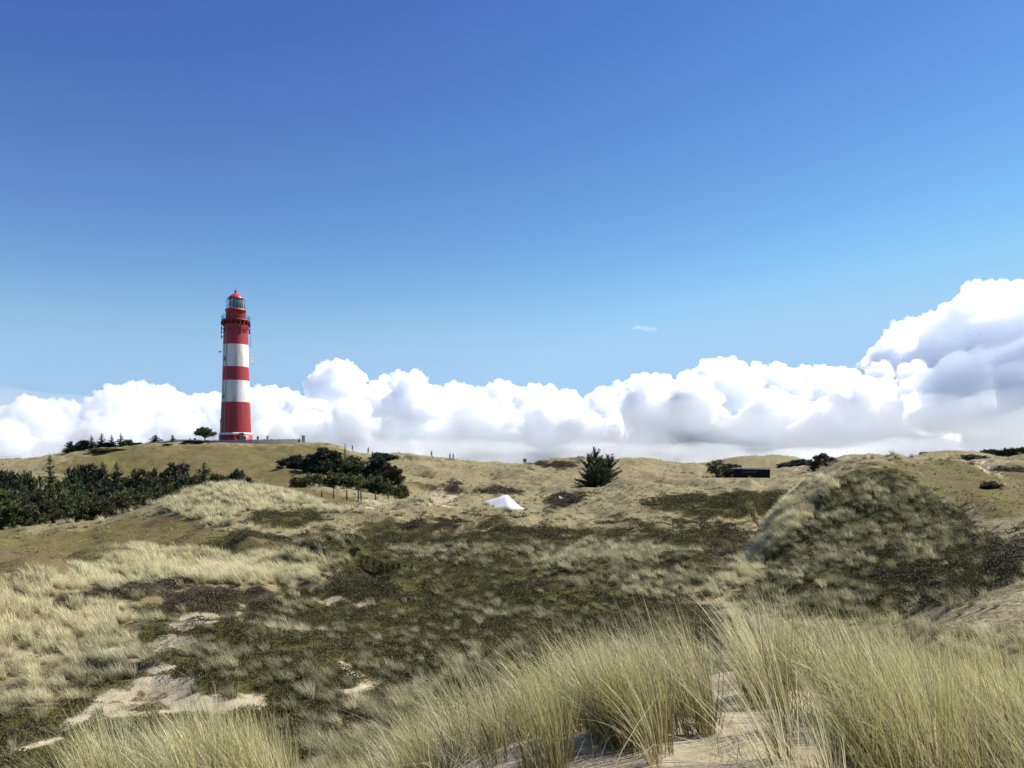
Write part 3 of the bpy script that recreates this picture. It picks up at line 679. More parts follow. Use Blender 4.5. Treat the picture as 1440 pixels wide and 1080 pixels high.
for az, v, r in [(96,499,.32),(92,504,.34),(98,506.5,.42),(86,509.5,.40),(-100,495,.3)]:
    c, a = pol(math.radians(az), W(17.6) + .75, hz(v)); db = MB(); M3 = Matrix.Rotation(a + math.radians(40), 3, 'Z') @ Matrix.Rotation(math.pi/2, 3, 'Y')
    for q in range(1): 
        rings = [(0.02, -.16*r/.4), (r*.55, -.10*r/.4), (r*.9, 0), (r, .06), (r*.9, .03), (.02, -.12*r/.4)]
        vs = [Vector(c) + M3 @ Vector((rr*math.cos(2*math.pi*k/16), rr*math.sin(2*math.pi*k/16), z_)) for rr, z_ in rings for k in range(16)]
        db.add(vs, [(i*16+k, i*16+(k+1)%16, (i+1)*16+(k+1)%16, (i+1)*16+k) for i in range(5) for k in range(16)], 0, True)
    c2, _ = pol(math.radians(az), W(17.5), hz(v)); db.tube([c2, c], .05, 6); db.build('dish_aerial', white if az > 0 else dark, lh)
for az, v0, v1, r in ((-44,610,452,.07), (-62,486,612,.05)):
    pts = []
    for v in np.linspace(v0, v1, 14): pts.append(pol(math.radians(az), W(np.interp(-v, [-b_[0] for b_ in bands], [b_[1] for b_ in bands])) + .09, hz(v))[0])
    db = MB(); db.tube(pts, r, 6); db.build('cable_duct', grey, lh)
c, a = pol(math.radians(88), W(17.0) + .5, hz(480)); db = MB()
for q in (-.35, .35): 
    cc, _ = pol(math.radians(88) + q/4, W(17.0)+.55, 0); db.tube([(cc.x, cc.y, hz(488)), (cc.x, cc.y, hz(474))], .045, 5)
db.build('ladder', dark, lh)
for az, v in [(-57,598),(-58,559),(-58,506),(-57,474),(-100,593)]:
    r = W(np.interp(-v, [-b_[0] for b_ in bands], [b_[1] for b_ in bands])); c, a = pol(math.radians(az), r + .02, hz(v)); wb = MB()
    wb.box(c, (.16, .5, .9), a); wd = wb.build('window', dark, lh)
    wf = MB(); 
    for oy, oz, sy, sz in ((-.30,0,.10,1.1),(.30,0,.10,1.1),(0,.50,.50,.10),(0,-.50,.50,.10)):
        wf.box(Vector(c) + Matrix.Rotation(a,3,'Z') @ Vector((.05, oy, oz)), (.14, sy, sz), a)
    wf.build('window_frame', grey, wd)
c, a = pol(math.radians(20), W(22.45), 1.25); db = MB(); db.box(c, (.25, 1.2, 2.3), a); dr = db.build('door', dark, lh)
hb = MB(); hb.box(Vector(c) + Matrix.Rotation(a,3,'Z') @ Vector((.16, .42, 0)), (.08, .06, .2), a); hb.build('handle', grey, dr)

# ------------------------------------------------------------------ plank fence round the platform
wood = paint('weathered_wood', (.27,.26,.24), (.17,.16,.145), .85, 3.0, .4, 18)
fx0, fx1 = 262, 422
pts = []
for u in np.linspace(fx0, fx1, 17):
    d = 222 + 10 * ((u - 345) / 85) ** 2 * .6; x, y = at_az(u, d); pts.append(Vector((x, y, max(gz(x, y), 24.6) )))
zf = [zv(float(np.interp(i, [0, 16], [fx0, fx1])), np.interp(i, [0, 6, 16], [619.0, 619.2, 617.2]), 224) for i in range(17)]
pf = tag(empty('plank_fence', pts[0]), 'long grey plank fence along the edge of the lighthouse platform', 'fence'); O = pts[0]
for i in range(17):
    q = MB(); x, y, z = pts[i] - O; top = zf[i] - O.z + .12; q.box((x, y, (z - .5 + top)/2), (.18, .18, top - z + .5)); q.build('post', wood, pf)
for i in range(16):
    p0, p1 = pts[i] - O, pts[i+1] - O; dv_ = (p1 - p0); dv_.z = 0; n_ = Vector((dv_.y, -dv_.x, 0)).normalized() * .12; q = MB(); t0, t1 = zf[i] - O.z, zf[i+1] - O.z
    nb = 10
    for k in range(nb):
        s0, s1 = (k + .06)/nb, (k + .94)/nb; a0 = p0 + dv_*s0 + n_; a1 = p0 + dv_*s1 + n_; jit = random.uniform(-.03, .03)
        zb = min(p0.z, p1.z) - .2; th = n_*.35
        vs = [(a0.x,a0.y,zb),(a1.x,a1.y,zb),(a1.x,a1.y,t0+(t1-t0)*s1+jit),(a0.x,a0.y,t0+(t1-t0)*s0+jit)]
        vs += [(x_+th.x, y_+th.y, z_) for x_, y_, z_ in vs]
        q.add(vs, [(0,1,2,3),(7,6,5,4),(0,4,5,1),(3,2,6,7),(0,3,7,4),(1,5,6,2)])
    q.build('plank_panel', wood, pf)
stone = paint('sandstone', (.46,.41,.31), (.36,.32,.24), .85, 2, .3, 10)
x, y = at_az(426.5, 227); z = gz(x, y); gp = tag(empty('gate_pillar', (x, y, z), va), 'square beige pillar at the right end of the lighthouse fence', 'pillar')
q = MB(); q.box((0,0,.5), (.75,.75,2.2)); q.build('shaft', stone, gp); q = MB(); q.box((0,0,1.69), (.95,.95,.18)); q.build('cap', stone, gp)
# grey roofed keeper's house, mostly behind the brow
slate = paint('slate_roof', (.075,.08,.09), (.11,.11,.115), .6, 3, .3, 12)
brick = paint('dark_brick', (.14,.075,.05), (.10,.055,.04), .85, 4, .4, 14)
x, y = at_az(262, 252); z = zv(262, 627, 252); kh = tag(empty('keeper_house', (x, y, z), va), 'low house with a dark grey hipped roof left of the lighthouse', 'house')
L_, D_, HE, HR = 7.2, 4.0, .35, 1.75
q = MB(); q.box((0,0,-1.3), (11.2, 6.6, 3.2)); q.build('wall', brick, kh)
q = MB(); q.add([(-L_,-D_,HE),(L_,-D_,HE),(L_,D_,HE),(-L_,D_,HE),(-L_+3.4,0,HR),(L_-3.4,0,HR)], [(0,1,5,4),(1,2,5),(2,3,4,5),(3,0,4),(3,2,1,0)]); rf = q.build('roof', slate, kh)
q = MB(); q.box((2.2, .8, HR - .2), (.6,.6,1.3)); q.build('chimney', brick, rf)
for xx in (-3.2, 0, 3.2):
    q = MB(); q.box((xx, -3.31, -.75), (1.2, .1, 1.1)); q.build('window', dark, kh)
# little white sign board on the brow
x, y = at_az(226.5, 236); z = gz(x, y); sb = tag(empty('notice_board', (x, y, z), va), 'tiny white board on two posts on the brow of the lighthouse hill', 'board')
q = MB(); q.box((0,0,.75), (1.1,.05,.6)); q.build('board', white, sb)
for s in (-.45, .45): q = MB(); q.box((s, .06, .5), (.08,.08,1.2)); q.build('post', wood, sb)

# ------------------------------------------------------------------ wire fence in the hollow
dw = paint('dark_post_wood', (.05,.042,.034), (.085,.075,.06), .9, 5, .3, 20)
P = []
for u, v, hpx in [(452,700,9),(469,701,12),(488,704,13),(504,706,13),(508,706,16),(528,704,14),(546,702,10),(560,700,10)]:
    x, y = ground_hit(u, v, 60); x2, y2 = at_az(u, min(max(math.hypot(x, y), 92), 112)); x, y = x2, y2; P.append((Vector((x, y, gz(x, y))), hpx * 103 / F))
wf = tag(empty('wire_fence', P[0][0]), 'short row of dark posts with wire below the pine clump', 'fence'); O = P[0][0]
for p_, h in P:
    q = MB(); r = p_ - O; q.tube([(r.x, r.y, r.z - .4), (r.x + random.uniform(-.06,.06), r.y, r.z + h)], [.085, .07], 8); q.build('post', dw, wf)
for hh in (.4, .75):
    q = MB(); q.tube([(p_ - O) + Vector((0, 0, min(hh, h - .06))) for p_, h in P], .006, 4); q.build('wire', dw, wf)

# ------------------------------------------------------------------ white tents
cloth = paint('white_canvas', (.58,.58,.585), (.46,.465,.48), .75, .8, .15, 2.5)
def tent(name, u, v, d, mk, label):
    x, y = ground_hit(u, v, 60); z = gz(x, y) - (.42 if mk is not mk_big else 0); t_ = tag(empty(name, (x, y, z), -math.atan2(x, y)), label, 'tent'); mk(t_); return t_
def mk_big(t_):
    """peaked flysheet: short steep left end, long right tail; sagging canvas between the seams"""
    rows = [(-2.2,.60,.9),(-1.9,.86,1.3),(-1.2,1.00,1.6),(-.4,1.27,1.75),(.35,1.52,1.8),(.62,1.50,1.8),(1.0,1.10,1.7),(1.5,.66,1.3),(2.0,.28,.8),(2.45,.05,.3)]
    V = []; n = 9
    for x_, h_, w_ in rows:
        for k in range(n):
            s = k/(n-1)*2 - 1; V.append((x_ + .05*math.sin(7*s), s*w_, h_*(1 - abs(s)**1.25)*(1 - .12*math.sin(math.pi*abs(s))) + .0))
    Fq = [(i*n+k, (i+1)*n+k, (i+1)*n+k+1, i*n+k+1) for i in range(len(rows)-1) for k in range(n-1)]
    q = MB(); q.add(V, Fq, 0, True); o = q.build('canvas', cloth, t_); md = o.modifiers.new('t', 'SOLIDIFY'); md.thickness = .02
    e = [(-2.2, s*.9, .60*(1-abs(s)**1.25)*(1-.12*math.sin(math.pi*abs(s)))) for s in np.linspace(-1,1,9)]; q = MB(); q.add(e + [(-2.55, s*1.0, 0) for s in np.linspace(-1,1,9)], [(k,k+1,k+10,k+9) for k in range(8)]); o = q.build('end_flap', paint('shaded_canvas', (.42,.44,.50), (.34,.36,.42), .8), t_)  # same white canvas in grey: the shade of this end is in the colour
    md = o.modifiers.new('t', 'SOLIDIFY'); md.thickness = .02
    q = MB(); q.tube([(.48,0,-.2), (.48,0,1.58)], .025, 6); q.build('pole', grey, t_)
    for a_, b_ in (((-1.2,-1.1,.4),(-1.6,-2.5,0)), ((.5,-1.2,.6),(.9,-2.6,0)), ((2.4,0,.06),(3.2,0,0))):
        q = MB(); q.tube([a_, b_], .008, 4); q.build('guy_rope', grey, t_)
tent('tent', 706, 716, 93.5, mk_big, 'white peaked canvas tent pitched in the grass, its long tail to the right').scale = (.9, .9, .92)
def mk_small(t_):
    rows = [(-.75,.10,.5),(-.6,1.02,1.0),(-.1,.78,1.1),(.4,.64,1.1),(.95,.52,.9),(1.25,.45,.4)]; V = []; n = 7
    for x_, h_, w_ in rows:
        for k in range(n):
            s = k/(n-1)*2 - 1; V.append((x_, s*w_, h_*(1 - abs(s)**1.3)))
    q = MB(); q.add(V, [(i*n+k, (i+1)*n+k, (i+1)*n+k+1, i*n+k+1) for i in range(len(rows)-1) for k in range(n-1)], 0, True)
    o = q.build('canvas', cloth, t_); md = o.modifiers.new('t', 'SOLIDIFY'); md.thickness = .02
    q = MB(); q.tube([(-.6,0,-.2), (-.6,0,1.06)], .02, 6); q.build('pole', grey, t_)
tent('tent', 793, 704, 97, mk_small, 'small white tent top half hidden behind a heather bank')

# ------------------------------------------------------------------ black hide
tar = paint('tarred_boards', (.010,.010,.012), (.022,.021,.022), .6, 3, .5, 9, streak=True)
[setattr(q.inputs['Specular IOR Level'], 'default_value', .12) for q in tar.node_tree.nodes if q.type == 'BSDF_PRINCIPLED']
felt = paint('roof_felt', (.10,.095,.10), (.16,.155,.15), .8, 2, .2, 10)
hx, hy = at_az(1057, 188); hzg = zv(1057, 674, 188); hid = tag(empty('wooden_hide', (hx, hy, hzg), -math.atan2(hx, hy) + .12), 'low black flat roofed hut beside the round green bush', 'hut')
q = MB()
for k in range(24): q.box((-3.45 + k*.3, -1.35 + (.015 if k % 2 else 0), .98), (.296, .06, 2.36))
q.box((0, .1, .95), (7.1, 2.6, 2.3)); q.build('wall', tar, hid)
q = MB(); q.add([(-3.95,-1.75,2.16),(3.8,-1.75,2.34),(3.8,1.7,2.44),(-3.95,1.7,2.26),(-3.95,-1.75,2.30),(3.8,-1.75,2.48),(3.8,1.7,2.58),(-3.95,1.7,2.40)], [(0,1,2,3),(7,6,5,4),(0,4,5,1),(1,5,6,2),(2,6,7,3),(3,7,4,0)]); q.build('roof', felt, hid)
q = MB(); q.box((-.6,-1.40,1.55), (3.0,.07,.28)); q.build('viewing_slot', dark, hid)
q = MB(); q.box((3.57,.3,.9), (.07,.9,1.9)); dr = q.build('door', tar, hid); q = MB(); q.box((3.63,-.02,.95), (.05,.06,.16)); q.build('handle', grey, dr)
# ------------------------------------------------------------------ trees and bushes
def needle_mat(name, c1, c2, c3):
    m, nt, out = new_mat(name); b = NB(nt); co = b.coord()
    r = b.attr('rnd'); c = b.mix(r, c1, c2); c = b.mix(b.ramp(b.noise(.9, 3, .6, co), .45, .7), c, c3)
    d = b.n('ShaderNodeBsdfPrincipled', {'Base Color': c, 'Roughness': .6, 'Specular IOR Level': .3}); t = b.n('ShaderNodeBsdfTranslucent', {'Color': c})
    nt.links.new(b.n('ShaderNodeMixShader', {0: .2, 1: d.outputs[0], 2: t.outputs[0]}).outputs[0], out.inputs[0]); return m
spruce_m = needle_mat('spruce_needles', (0.034,0.052,0.022), (0.085,0.112,0.046), (0.062,0.083,0.041))
pine_m = needle_mat('pine_needles', (0.044,0.060,0.019), (0.106,0.122,0.041), (0.090,0.089,0.035))
olive_m = needle_mat('olive_leaves', (0.062,0.079,0.020), (0.139,0.156,0.046), (0.116,0.107,0.038))
brown_m = needle_mat('browned_needles', (.050,.042,.022), (.095,.076,.040), (.058,.060,.028))
black_m = needle_mat('dark_needles', (0.023,0.033,0.019), (0.054,0.070,0.038), (0.044,0.050,0.032))
bark = paint('bark', (.07,.055,.042), (.11,.085,.06), .9, 4, .5, 10)

def sprays(R, P, D, L, wd, per, spread):
    """needle sprays: `per` narrow leaves from each point P along direction D"""
    n = len(P) * per; c = np.repeat(P, per, 0) + R.normal(0, .05, (n, 3)); d = np.repeat(D, per, 0) + R.normal(0, spread, (n, 3))
    d /= np.linalg.norm(d, axis=1)[:, None] + 1e-9; s = np.cross(d, R.normal(0, 1, (n, 3))); s /= np.linalg.norm(s, axis=1)[:, None] + 1e-9
    l = np.repeat(L, per)[:, None] * R.uniform(.55, 1.3, (n, 1)); w_ = l * wd
    return np.stack([c - d*l*.15, c + d*l*.35 + s*w_, c + d*l, c + d*l*.35 - s*w_], 1)

def tree_mesh(style, h, r, mat, seed, name='tree'):
    """(trunk object, crown object) unparented"""
    R = np.random.default_rng(seed); tb = MB(); Q = []
    if style in ('spruce', 'spire', 'flame'):
        lean = R.normal(0, .03, 2) * h; top = (lean[0], lean[1], h*.97)
        tb.tube([(0,0,-.5), (lean[0]*.3, lean[1]*.3, h*.4), top], [h*.022+.05, h*.014+.03, .015], 7)
        nb = int({'spruce': 19, 'spire': 15, 'flame': 24}[style] * (5 + h)); 
        nw = max(5, int(h / .5)) 
        for i in range(nb):
            if style == 'flame':
                ld = i % 5; lx, ly, lh = ((0,0,1), (-.42,.1,.72), (.40,-.1,.85), (.62,.2,.5), (-.1,.45,.8))[ld]; lean = np.array([lx, ly])*r
                t = R.random() ** 1.3; z0 = h*lh*(.02 + .74*t); a = R.uniform(0, 2*np.pi)
                Lb = r * (.66 - .36*t) * R.uniform(.55, 1.2); up = .22 + .95*t + R.normal(0, .16)
            else:
                t = R.random() ** 1.15; t = .6*t + .4*(round(t*nw) + R.normal(0, .12))/nw; t = min(max(t, 0), .985); z0 = h*(.02 + .95*t); a = R.uniform(0, 2*np.pi)
                pw = {'spruce': .85, 'spire': 1.05}[style]
                Lb = r * (1 - t)**pw * R.uniform(.55, 1.15) * (1 + .18*math.sin(3*a + seed)) + .05; up = -.15 + .55*t + R.normal(0, .12)
            n = max(2, int(Lb / .16)); s = np.linspace(.12, 1, n)[:, None]
            dir_ = np.array([math.cos(a)*math.cos(up), math.sin(a)*math.cos(up), math.sin(up)])
            p = np.array([lean[0]*(t if style != 'flame' else .3 + .7*t), lean[1]*(t if style != 'flame' else .3 + .7*t), z0]) + dir_*Lb*s; p[:, 2] += (.22*s[:, 0]**2)*Lb*(.7 if style != 'flame' else .35)
            sl_ = min(.26 + .02*h, .10 + .30*Lb)
            Q.append(sprays(R, p, np.tile(dir_ + [0,0,.25], (n,1)), np.full(n, sl_)*(1.15 - .4*s[:, 0]), .17, 5, .40))
            if R.random() < .25 and Lb > .5: tb.tube([(lean[0]*t, lean[1]*t, z0), tuple(np.array([lean[0]*t, lean[1]*t, z0]) + dir_*Lb*.8)], [.03, .008], 4)
        tt = np.linspace(.8, .99, 5)[:, None]; lean = lean*(style != 'flame'); Q.append(sprays(R, np.hstack([lean[0]*tt, lean[1]*tt, h*tt]), np.tile([0,0,1.0], (5,1)), np.full(5, .14 + .01*h), .12, 6, .45))
    else:
        # rounded pines and bushes: limbs ending in needle clumps
        pine = style in ('pine', 'umbrella'); ht = {'umbrella': h*.32, 'pine': h*.08}.get(style, h*.03)
        if pine: tb.tube([(0,0,-.5), (.05*h,0,h*.3), (.02*h,.02*h,h*.75)], [h*.03+.05, h*.022+.03, .03], 7)
        nc = int((34 if pine else 30) * (1 + .14*r*h**.5) * 1.5); 
        for i in range(nc):
            a = R.uniform(0, 2*np.pi); u_ = R.random()**.5; el = R.uniform(-.72, 1.0) if style != 'umbrella' else R.uniform(-.35, 1.0)
            rad = r * u_ * math.sqrt(max(.05, 1 - max(0, el)**2*.85)) * (1 + .18*math.sin(a*3 + seed)); zc = ht + (h - ht)*(.30 + .62*el*(.55 + .45*R.random())) if not pine else ht + (h - ht)*((.42 if style == 'umbrella' else .31) + .54*el*(.6 + .4*R.random()))
            zc = max(zc, .05); c = np.array([rad*math.cos(a), rad*math.sin(a), zc]); cr = (.30 + .085*h) * R.uniform(.55, 1.2)
            if not pine: zc = min(zc, h*.95)
            nn = 26; d = R.normal(0, 1, (nn, 3)); d[:, 2] = d[:, 2]*.8 + .35; d /= np.linalg.norm(d, axis=1)[:, None]
            Q.append(sprays(R, c + d*cr*R.uniform(.1, .75, (nn,1)), d, np.full(nn, cr*.62), .17, 5, .5))
            if R.random() < .45:
                b0 = np.array([.02*h, 0, h*.3]) if pine else np.array([R.normal(0,.1), R.normal(0,.1), -.2]); m_ = (b0 + c)/2 + [0, 0, -.05*h]
                tb.tube([tuple(b0), tuple(m_), tuple(c)], [.03 + .008*h, .02 + .005*h, .012], 5)
    Vq = np.concatenate(Q).reshape(-1, 3); nq = len(Vq)//4
    Vq[:, 2] = np.maximum(Vq[:, 2], -.1)
    rn = np.repeat(np.random.default_rng(seed+1).random(nq), 4)
    if not tb.v: tb.tube([(0,0,-.3), (0,0,h*.4)], [.06, .02], 6)
    return tb.build('trunk' if style in ('spruce','spire','pine','flame','umbrella') else 'stem', bark, None, False), mesh_np('crown', Vq, np.arange(4*nq).reshape(-1, 4), (mat,), None, False, {'rnd': rn}, link=False)

PROTO = {}
def plant(name, cat, style, mat, u, vtop, d, wpx, label, seed, group=None, vbase=None, z=None, lean=0.0):
    """stand one tree where its foot meets the ground at azimuth u and distance d"""
    x, y = at_az(u, d); z = gz(x, y) if z is None else z
    h = max(.5, zv(u, vtop, d) - z); r = wpx * .5 * d / F
    key = (style, mat.name, seed % 3 if h < 4 else seed % 4, 'S' if h < 3 else 'M' if h < 6.5 else 'L')
    if key not in PROTO:
        hh = {'S': 2.2, 'M': 4.8, 'L': 8.0}[key[3]]; rr = {'spruce': .34, 'spire': .24, 'flame': .6, 'pine': .52, 'umbrella': .5, 'bush': .75}[style] * hh
        PROTO[key] = (tree_mesh(style, hh, rr, mat, seed), hh, rr)
    (tk, cr), hh, rr = PROTO[key]
    o = tag(empty(name, (x, y, z - .03), (seed*2.4) % 6.28), label, cat, group); o.scale = (r/rr, r/rr, h/hh)
    o.rotation_euler[1] = lean
    for q in (tk, cr):
        c = q.copy(); COL.objects.link(c); c.parent = o
    return o

G1 = 'pines and spruces of the wood below the lighthouse hill'
if 'T' not in SKIP:
    T = [ # u, vtop, d, width px, style, mat, label
     (6,652,118,62,'pine',black_m,'broad dark pine cut by the left edge of the picture'),
     (36,651,112,44,'pine',pine_m,'bushy dark pine beside the broad pine at the left edge'),
     (68,638,124,44,'spire',spruce_m,'slender spruce with a thin bare leader rising alone from the left wood'),
     (104,662,116,46,'pine',spruce_m,'dark pine filling the gap right of the slender spruce'),
     (122,645,126,62,'pine',black_m,'widest darkest pine in the middle of the left wood'),
     (148,648,122,42,'spruce',brown_m,'brownish spruce behind the widest dark pine'),
     (166,648,120,40,'spruce',black_m,'dark pointed spruce right of the brownish spruce'),
     (184,656,118,40,'pine',pine_m,'dull green pine between the pointed spruce and the rounded pine'),
     (205,657,116,50,'pine',brown_m,'rounded russet pine in the right half of the left wood'),
     (226,664,112,46,'pine',black_m,'dark low pine before the upright olive pine'),
     (244,646,122,42,'pine',brown_m,'upright olive pine standing above the right half of the wood'),
     (264,664,114,40,'pine',spruce_m,'dark pine between the upright olive pine and the pale tipped spruce'),
     (285,650,116,44,'spruce',spruce_m,'spruce with paler tips near the right end of the wood'),
     (308,662,112,40,'bush',pine_m,'rounded green bush behind the grassy left ridge'),
     (334,660,108,40,'bush',black_m,'low dark bush at the right end of the left wood'),
     (82,672,106,50,'pine',pine_m,'mid green pine in front of the slender spruce'),
     (145,672,106,56,'pine',black_m,'dark pine in front of the brownish spruce'),
     (190,676,104,50,'pine',spruce_m,'blackish green pine in front of the russet pine'),
     (20,684,104,60,'pine',black_m,'low dark pine in front of the broad pine at the left edge'),
     (244,680,102,44,'pine',pine_m,'low green pine against the crest of the left ridge'),
    ]
    for i, (u, v, d, w_, st, mt, lb) in enumerate(T):
        plant({'spruce':'spruce_tree','spire':'spruce_tree','pine':'pine_tree','bush':'bush'}[st], 'bush' if st == 'bush' else 'tree', st, mt, u, v, d, w_, lb, 300 + i, G1)
    # scrub in front of the wood: each bush its own
    R = np.random.default_rng(5); k = 0
    spots = [(-20,702),(14,700),(48,703),(80,700),(112,704),(140,700),(168,703),(196,700),(222,694),(-4,718),(32,720),(66,718),(98,716),(130,714),(158,716)]
    where = ['at the very left edge, upper row','below the low dark pine','second from the left in the upper row','under the mid green pine','under the widest dark pine','in front of the brownish spruce','beside the blackish green pine','below the russet pine','nearest the ridge crest in the upper row',
             'lowest at the left edge','lowest, just right of the left edge','lowest, left of the middle','lowest, in the middle of the row','lowest, right of the middle','lowest, closest to the ridge']
    for (u, v), wh in zip(spots, where):
        d = 99 - (v - 695)*.35; plant('bush', 'bush', 'bush', (olive_m, pine_m, brown_m)[k % 3] if k % 4 else olive_m, u, v - 16, d, 54 + R.uniform(-6, 8), ('olive green' if k % 3 == 0 or k % 4 == 0 else 'dark green' if k % 3 == 1 else 'russet') + ' scrub bush before the left wood, ' + wh, 340 + k, 'scrub bushes in front of the left wood'); k += 1
    # skyline of the lighthouse hill
    S = [(99,619,238,30,'flame',spruce_m,'windswept dark spruce leaning outward, leftmost on the hill skyline',.18),
         (118,619,240,20,'bush',spruce_m,'dense low bush on the skyline right of the windswept spruce',0), (129,612,242,14,'spire',spruce_m,'thin spruce second from the left on the hill skyline',0),
         (142,609,241,17,'spire',black_m,'taller spruce in the middle of the hill skyline group',0), (150,621,240,18,'bush',black_m,'dark bush at the foot of the taller skyline spruce',0), (158,611,243,14,'spire',spruce_m,'narrow spruce right of the taller skyline spruce',0),
         (169,609,242,16,'spire',black_m,'spruce with a crooked top at the right of the skyline group',.06), (180,618,243,16,'bush',spruce_m,'small ragged bush ending the skyline spruce group',0),
         (198,622,240,26,'bush',olive_m,'low brownish hedge bush along the hill brow',0), (218,612,240,17,'spruce',black_m,'lone little cone shaped spruce on the hill brow',0), (234,620,240,10,'bush',black_m,'tiny round bush between the cone spruce and the sapling',0),
         (243,612,239,10,'spire',spruce_m,'spindly sapling standing before the dark grey roof',0), (267,616,238,4,'spire',spruce_m,'very thin sapling above the dark grey roof',0),
         (288,602,228,25,'umbrella',pine_m,'umbrella shaped pine standing left of the lighthouse',0), (279,621,226,36,'bush',black_m,'dark low bush at the foot of the umbrella pine',0),
         (235,633,222,11,'bush',brown_m,'small brown bush alone on the green hillside',0), (150,630,228,44,'bush',olive_m,'flat green bush just below the skyline spruces',0)]
    for i, (u, v, d, w_, st, mt, lb, ln_) in enumerate(S):
        plant({'spruce':'spruce_tree','spire':'spruce_tree','flame':'spruce_tree','pine':'pine_tree','umbrella':'pine_tree','bush':'bush'}[st], 'bush' if st == 'bush' else 'tree', st, mt, u, v, d, w_, lb, 400 + i, 'trees on the lighthouse hill', lean=-ln_)
    # pine clump right of the lighthouse
    K = [(466,626,150,66,'pine',black_m,'tallest dark domed pine of the clump right of the lighthouse'), (440,636,152,40,'pine',black_m,'dark pine leaning on the left of the tallest domed pine'), (412,641,158,42,'bush',black_m,'low dark bush at the left end of the pine clump'),
         (498,640,146,44,'pine',pine_m,'dull green pine right of the tallest domed pine'), (526,638,144,48,'pine',black_m,'rounded dark pine at the right of the clump'), (549,650,138,36,'pine',brown_m,'brownish pine closing the clump on the right'),
         (485,624,152,11,'spire',spruce_m,'thin sapling poking above the pine clump'), (418,671,128,22,'bush',brown_m,'twiggy bare looking bush at the lower left of the clump'), (441,664,124,40,'bush',olive_m,'olive bush first from the left in front of the clump'),
         (474,664,122,44,'bush',pine_m,'green bush in the middle in front of the clump'), (508,666,121,42,'bush',olive_m,'olive bush before the dull green pine'), (538,670,120,36,'bush',pine_m,'dark green bush before the brownish pine'), (564,680,112,20,'bush',olive_m,'little low bush at the right foot of the clump'),
         (524,635,200,7,'spire',spruce_m,'tiny forked sapling on the skyline behind the clump'), (540,637,196,40,'bush',black_m,'long low dark bush on the skyline right of the clump')]
    for i, (u, v, d, w_, st, mt, lb) in enumerate(K):
        plant({'spire':'spruce_tree','pine':'pine_tree','bush':'bush'}[st], 'bush' if st == 'bush' else 'tree', st, mt, u, v, d, w_, lb, 500 + i, 'pines and bushes of the clump right of the lighthouse')
    plant('spruce_tree', 'tree', 'flame', spruce_m, 838, 627, 148, 86, 'big black looking spruce with upswept branches alone on the skyline', 601)
    fresh_m = needle_mat('fresh_leaves', (.06,.075,.025), (.13,.15,.055), (.095,.10,.04))
    plant('bush', 'bush', 'bush', fresh_m, 1018, 646, 192, 50, 'round fresh green bush beside the black hut', 602)
    plant('bush', 'bush', 'bush', brown_m, 1158, 637, 190, 50, 'dark reddish brown rounded bush on the skyline right of the hut', 603)
    plant('bush', 'bush', 'bush', black_m, 1117, 647, 230, 46, 'long low black bush left of the reddish brown bush', 604)
    plant('bush', 'bush', 'bush', brown_m, 1394, 724, 66, 24, 'dark round bush on the sandy slope at the right edge', 605)
    plant('bush', 'bush', 'bush', brown_m, 1234, 650, 82, 14, 'small dark bush on top of the right hill', 606)
    plant('bush', 'bush', 'bush', brown_m, 1346, 650, 110, 18, 'little brown bush on the green top of the right hill', 607)
    plant('bush', 'bush', 'bush', black_m, 1358, 638, 300, 50, 'brown heather covered knoll bush on the far right skyline', 608)
    plant('bush', 'bush', 'bush', olive_m, 690, 686, 128, 44, 'flat green bush above the white tent', 609)
    far = [(1303,641,18),(1314,640,20),(1328,641,16),(1386,637,14),(1396,636,16),(1407,637,13),(1417,635,14),(1424,633,12),(1433,634,14),(1443,632,16),(1456,633,18),(964,654,7),(974,655,7)]
    fl = ['leftmost of the three far pines on the right skyline','middle of the three far pines on the right skyline','rightmost of the three far pines on the right skyline','first far pine right of the sandy path','second far pine right of the sandy path','third far pine right of the sandy path','fourth far pine right of the sandy path','tall pointed far pine near the right edge','far pine just right of the tall pointed one','far pine cut by the right edge','far pine beyond the right edge','tiny far tree left of the round green bush','tiny far tree nearest the round green bush']
    for i, ((u, v, w_), lb) in enumerate(zip(far, fl)):
        plant('pine_tree', 'tree', 'pine', black_m, u, v - (7 if u > 1000 else 1), 345 if u > 1000 else 380, w_*1.35, lb, 620 + i, 'far trees on the right skyline', z=zv(u, 655, 345))
# ------------------------------------------------------------------ walkers
def flat_mat(name, c, c2=None): return paint(name, c, c2 or tuple(q*.8 for q in c), .8, 6, .1, 30)
skin = flat_mat('skin', (.55,.36,.27)); hairm = flat_mat('hair', (.035,.025,.02)); shoe_m = flat_mat('shoes', (.03,.03,.03))
def remeshed(name, tubes, balls, voxel, mat):
    q = MB()
    for p, r in tubes: q.tube(p, r, 10); q.ball(p[0], r[0] if hasattr(r, '__len__') else r, 10, 6); q.ball(p[-1], r[-1] if hasattr(r, '__len__') else r, 10, 6)
    for c, r, s in balls: q.ball(c, r, 12, 8, s)
    o = q.build(name, mat, None, False); COL.objects.link(o); md = o.modifiers.new('r', 'REMESH'); md.mode = 'VOXEL'; md.voxel_size = voxel; md.use_smooth_shade = True
    dg = bpy.context.evaluated_depsgraph_get(); me = bpy.data.meshes.new_from_object(o.evaluated_get(dg), depsgraph=dg); me.name = name
    COL.objects.unlink(o); bpy.data.objects.remove(o); me.materials.clear(); me.materials.append(mat); me.polygons.foreach_set('use_smooth', np.ones(len(me.polygons), bool))
    return me
